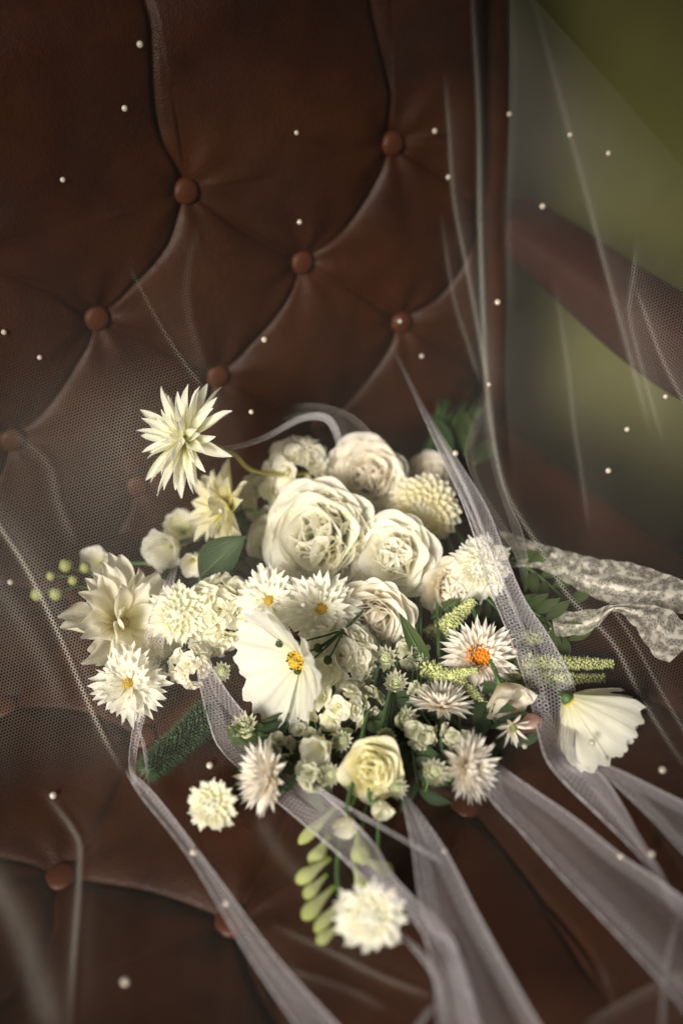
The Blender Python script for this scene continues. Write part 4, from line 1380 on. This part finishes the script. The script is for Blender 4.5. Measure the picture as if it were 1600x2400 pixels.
# at the dark side of the bouquet
fold([(404, 1330, 418, 1318, .80), (352, 1440, 392, 1442, .795), (332, 1535, 376, 1560, .79), (312, 1690, 338, 1690, .765), (302, 1790, 318, 1796, .735), (318, 1850, 334, 1858, .05)], M_FOLD, curl=.002)
line([(318, 1690, .76), (338, 1750, .745), (350, 1850, .05)], 8, M_FOLD)
fold([(290, 1800, 300, 1800, .045), (330, 1868, 368, 1866, .04), (440, 2008, 492, 2030, .04), (580, 2240, 640, 2232, .04), (690, 2400, 790, 2400, .04), (740, 2480, 870, 2490, .04)], M_FOLD, 60, 8, .05, .004, .003, 4)
# wide fold across the seat front, under the profile strawflower
fold([(412, 1468, 432, 1474, .80), (450, 1530, 470, 1520, .79), (470, 1620, 538, 1626, .77), (488, 1691, 600, 1700, .755), (515, 1756, 664, 1771, .735), (600, 1838, 718, 1832, .715), (714, 1936, 790, 1886, .675),
      (783, 1995, 875, 1975, .63), (874, 2079, 920, 2050, .59), (947, 2133, 985, 2118, .05), (1004, 2174, 1030, 2150, .05)], M_FOLD, 90, 10, .05, .005, .004, 6)
fold([(664, 1771, 672, 1768, .725), (718, 1832, 728, 1826, .70), (787, 1886, 800, 1878, .675), (880, 1938, 890, 1930, .03), (1000, 2006, 1006, 1996, .03), (1040, 2030, 1044, 2022, .03)], M_FOLDX, 60, 4, .2, .002)
fold([(930, 2110, 990, 2118, .05), (990, 2190, 1062, 2198, .05), (1010, 2270, 1080, 2250, .055), (1020, 2330, 1100, 2320, .055), (1030, 2480, 1140, 2480, .055)], M_FOLD, 50, 8, .12, .006, .006, 7)
line([(925, 2178, .05), (975, 2225, .05), (1015, 2280, .05), (1040, 2360, .05), (1055, 2480, .05)], 14, M_FOLDX)
line([(985, 2160, .05), (1050, 2200, .055), (1070, 2240, .055), (1096, 2320, .055), (1135, 2450, .055)], 16, M_FOLDX)
line([(1030, 2340, .05), (990, 2390, .05), (930, 2480, .05)], 14, M_FOLD)
fold([(936, 1846, 942, 1846, .045), (963, 1980, 1040, 1985, .045), (989, 2139, 1115, 2130, .05), (1050, 2260, 1188, 2266, .05), (1085, 2400, 1264, 2399, .05), (1110, 2500, 1330, 2500, .05)], M_FOLD, 50, 10, .06, .004, .005, 11)
fold([(1152, 1800, 1165, 1790, .045), (1142, 1863, 1240, 1842, .045), (1223, 1955, 1350, 1918, .045), (1310, 2052, 1453, 2001, .045), (1412, 2159, 1548, 2064, .045), (1550, 2307, 1680, 2170, .045), (1640, 2420, 1800, 2300, .045)], M_FOLD, 60, 10, .05, .004, .005, 13)
fold([(1386, 1785, 1392, 1782, .05), (1438, 1838, 1458, 1807, .05), (1529, 1924, 1545, 1850, .05), (1600, 2001, 1610, 1882, .05), (1700, 2100, 1740, 1945, .05)], M_FOLD, 40, 8, .06, .004, .003, 15)
line([(1600, 2120, .05), (1575, 2195, .05), (1556, 2302, .05), (1550, 2420, .05), (1548, 2490, .05)], 10, M_FOLD)
fold([(1330, 2480, 1360, 2400, .03), (1480, 2480, 1520, 2310, .03), (1640, 2490, 1680, 2250, .03)], M_NET2)
fold([(1000, 1655, 1012, 1652, .755), (1022, 1700, 1046, 1690, .745), (1050, 1765, 1082, 1745, .73), (1110, 1815, 1128, 1790, .715)], M_FOLD, 30, 5, .2, .0025)
# soft folds hanging close to the lens over the seat's corner

# pearls sewn on
PM = None
s = .0025
prof = [(s * math.sin(PI * k / 10) + 1e-6, -s * math.cos(PI * k / 10)) for k in range(11)]
PM = mesh('pearl', *lathe(prof, 16), M_PEARL)
for q in ((322, 102), (287, 249), (681, 305), (998, 301), (145, 413), (688, 510), (1029, 407), (1308, 310, .86), (1396, 352, .86), (1245, 474, .9), (1142, 694, .88), (607, 780), (968, 818),
          (918, 738), (10, 763), (92, 821), (577, 946), (1122, 883, .87), (1527, 911, .80), (1439, 986, .83), (1396, 1081, .84), (1045, 1041, .86), (508, 1173), (25, 1337), (1329, 1306, .86),
          (697, 1388, .755), (325, 1548, .78), (470, 1538, .765), (1182, 1495, .74), (482, 1758), (647, 1711, .72), (1204, 1714, .73), (1520, 1768), (123, 1827), (445, 1958, .64), (520, 2075, .615),
          (1020, 1955, .635), (1424, 1967, .66), (1495, 1961, .66), (288, 2255, .56), (906, 2048, .555), (1358, 1706, .685), (1169, 262, .93)):
    x, y = q[0] / .98, q[1] / .98
    t = q[2] if len(q) > 2 else dveil(x, y) - .002
    obj('pearl', PM, veil, T(*(VI @ P(x, y, t))) @ Matrix.Scale(.82 + .30 * ((int(x) * 7 + int(y) * 13) % 10) / 10, 4))
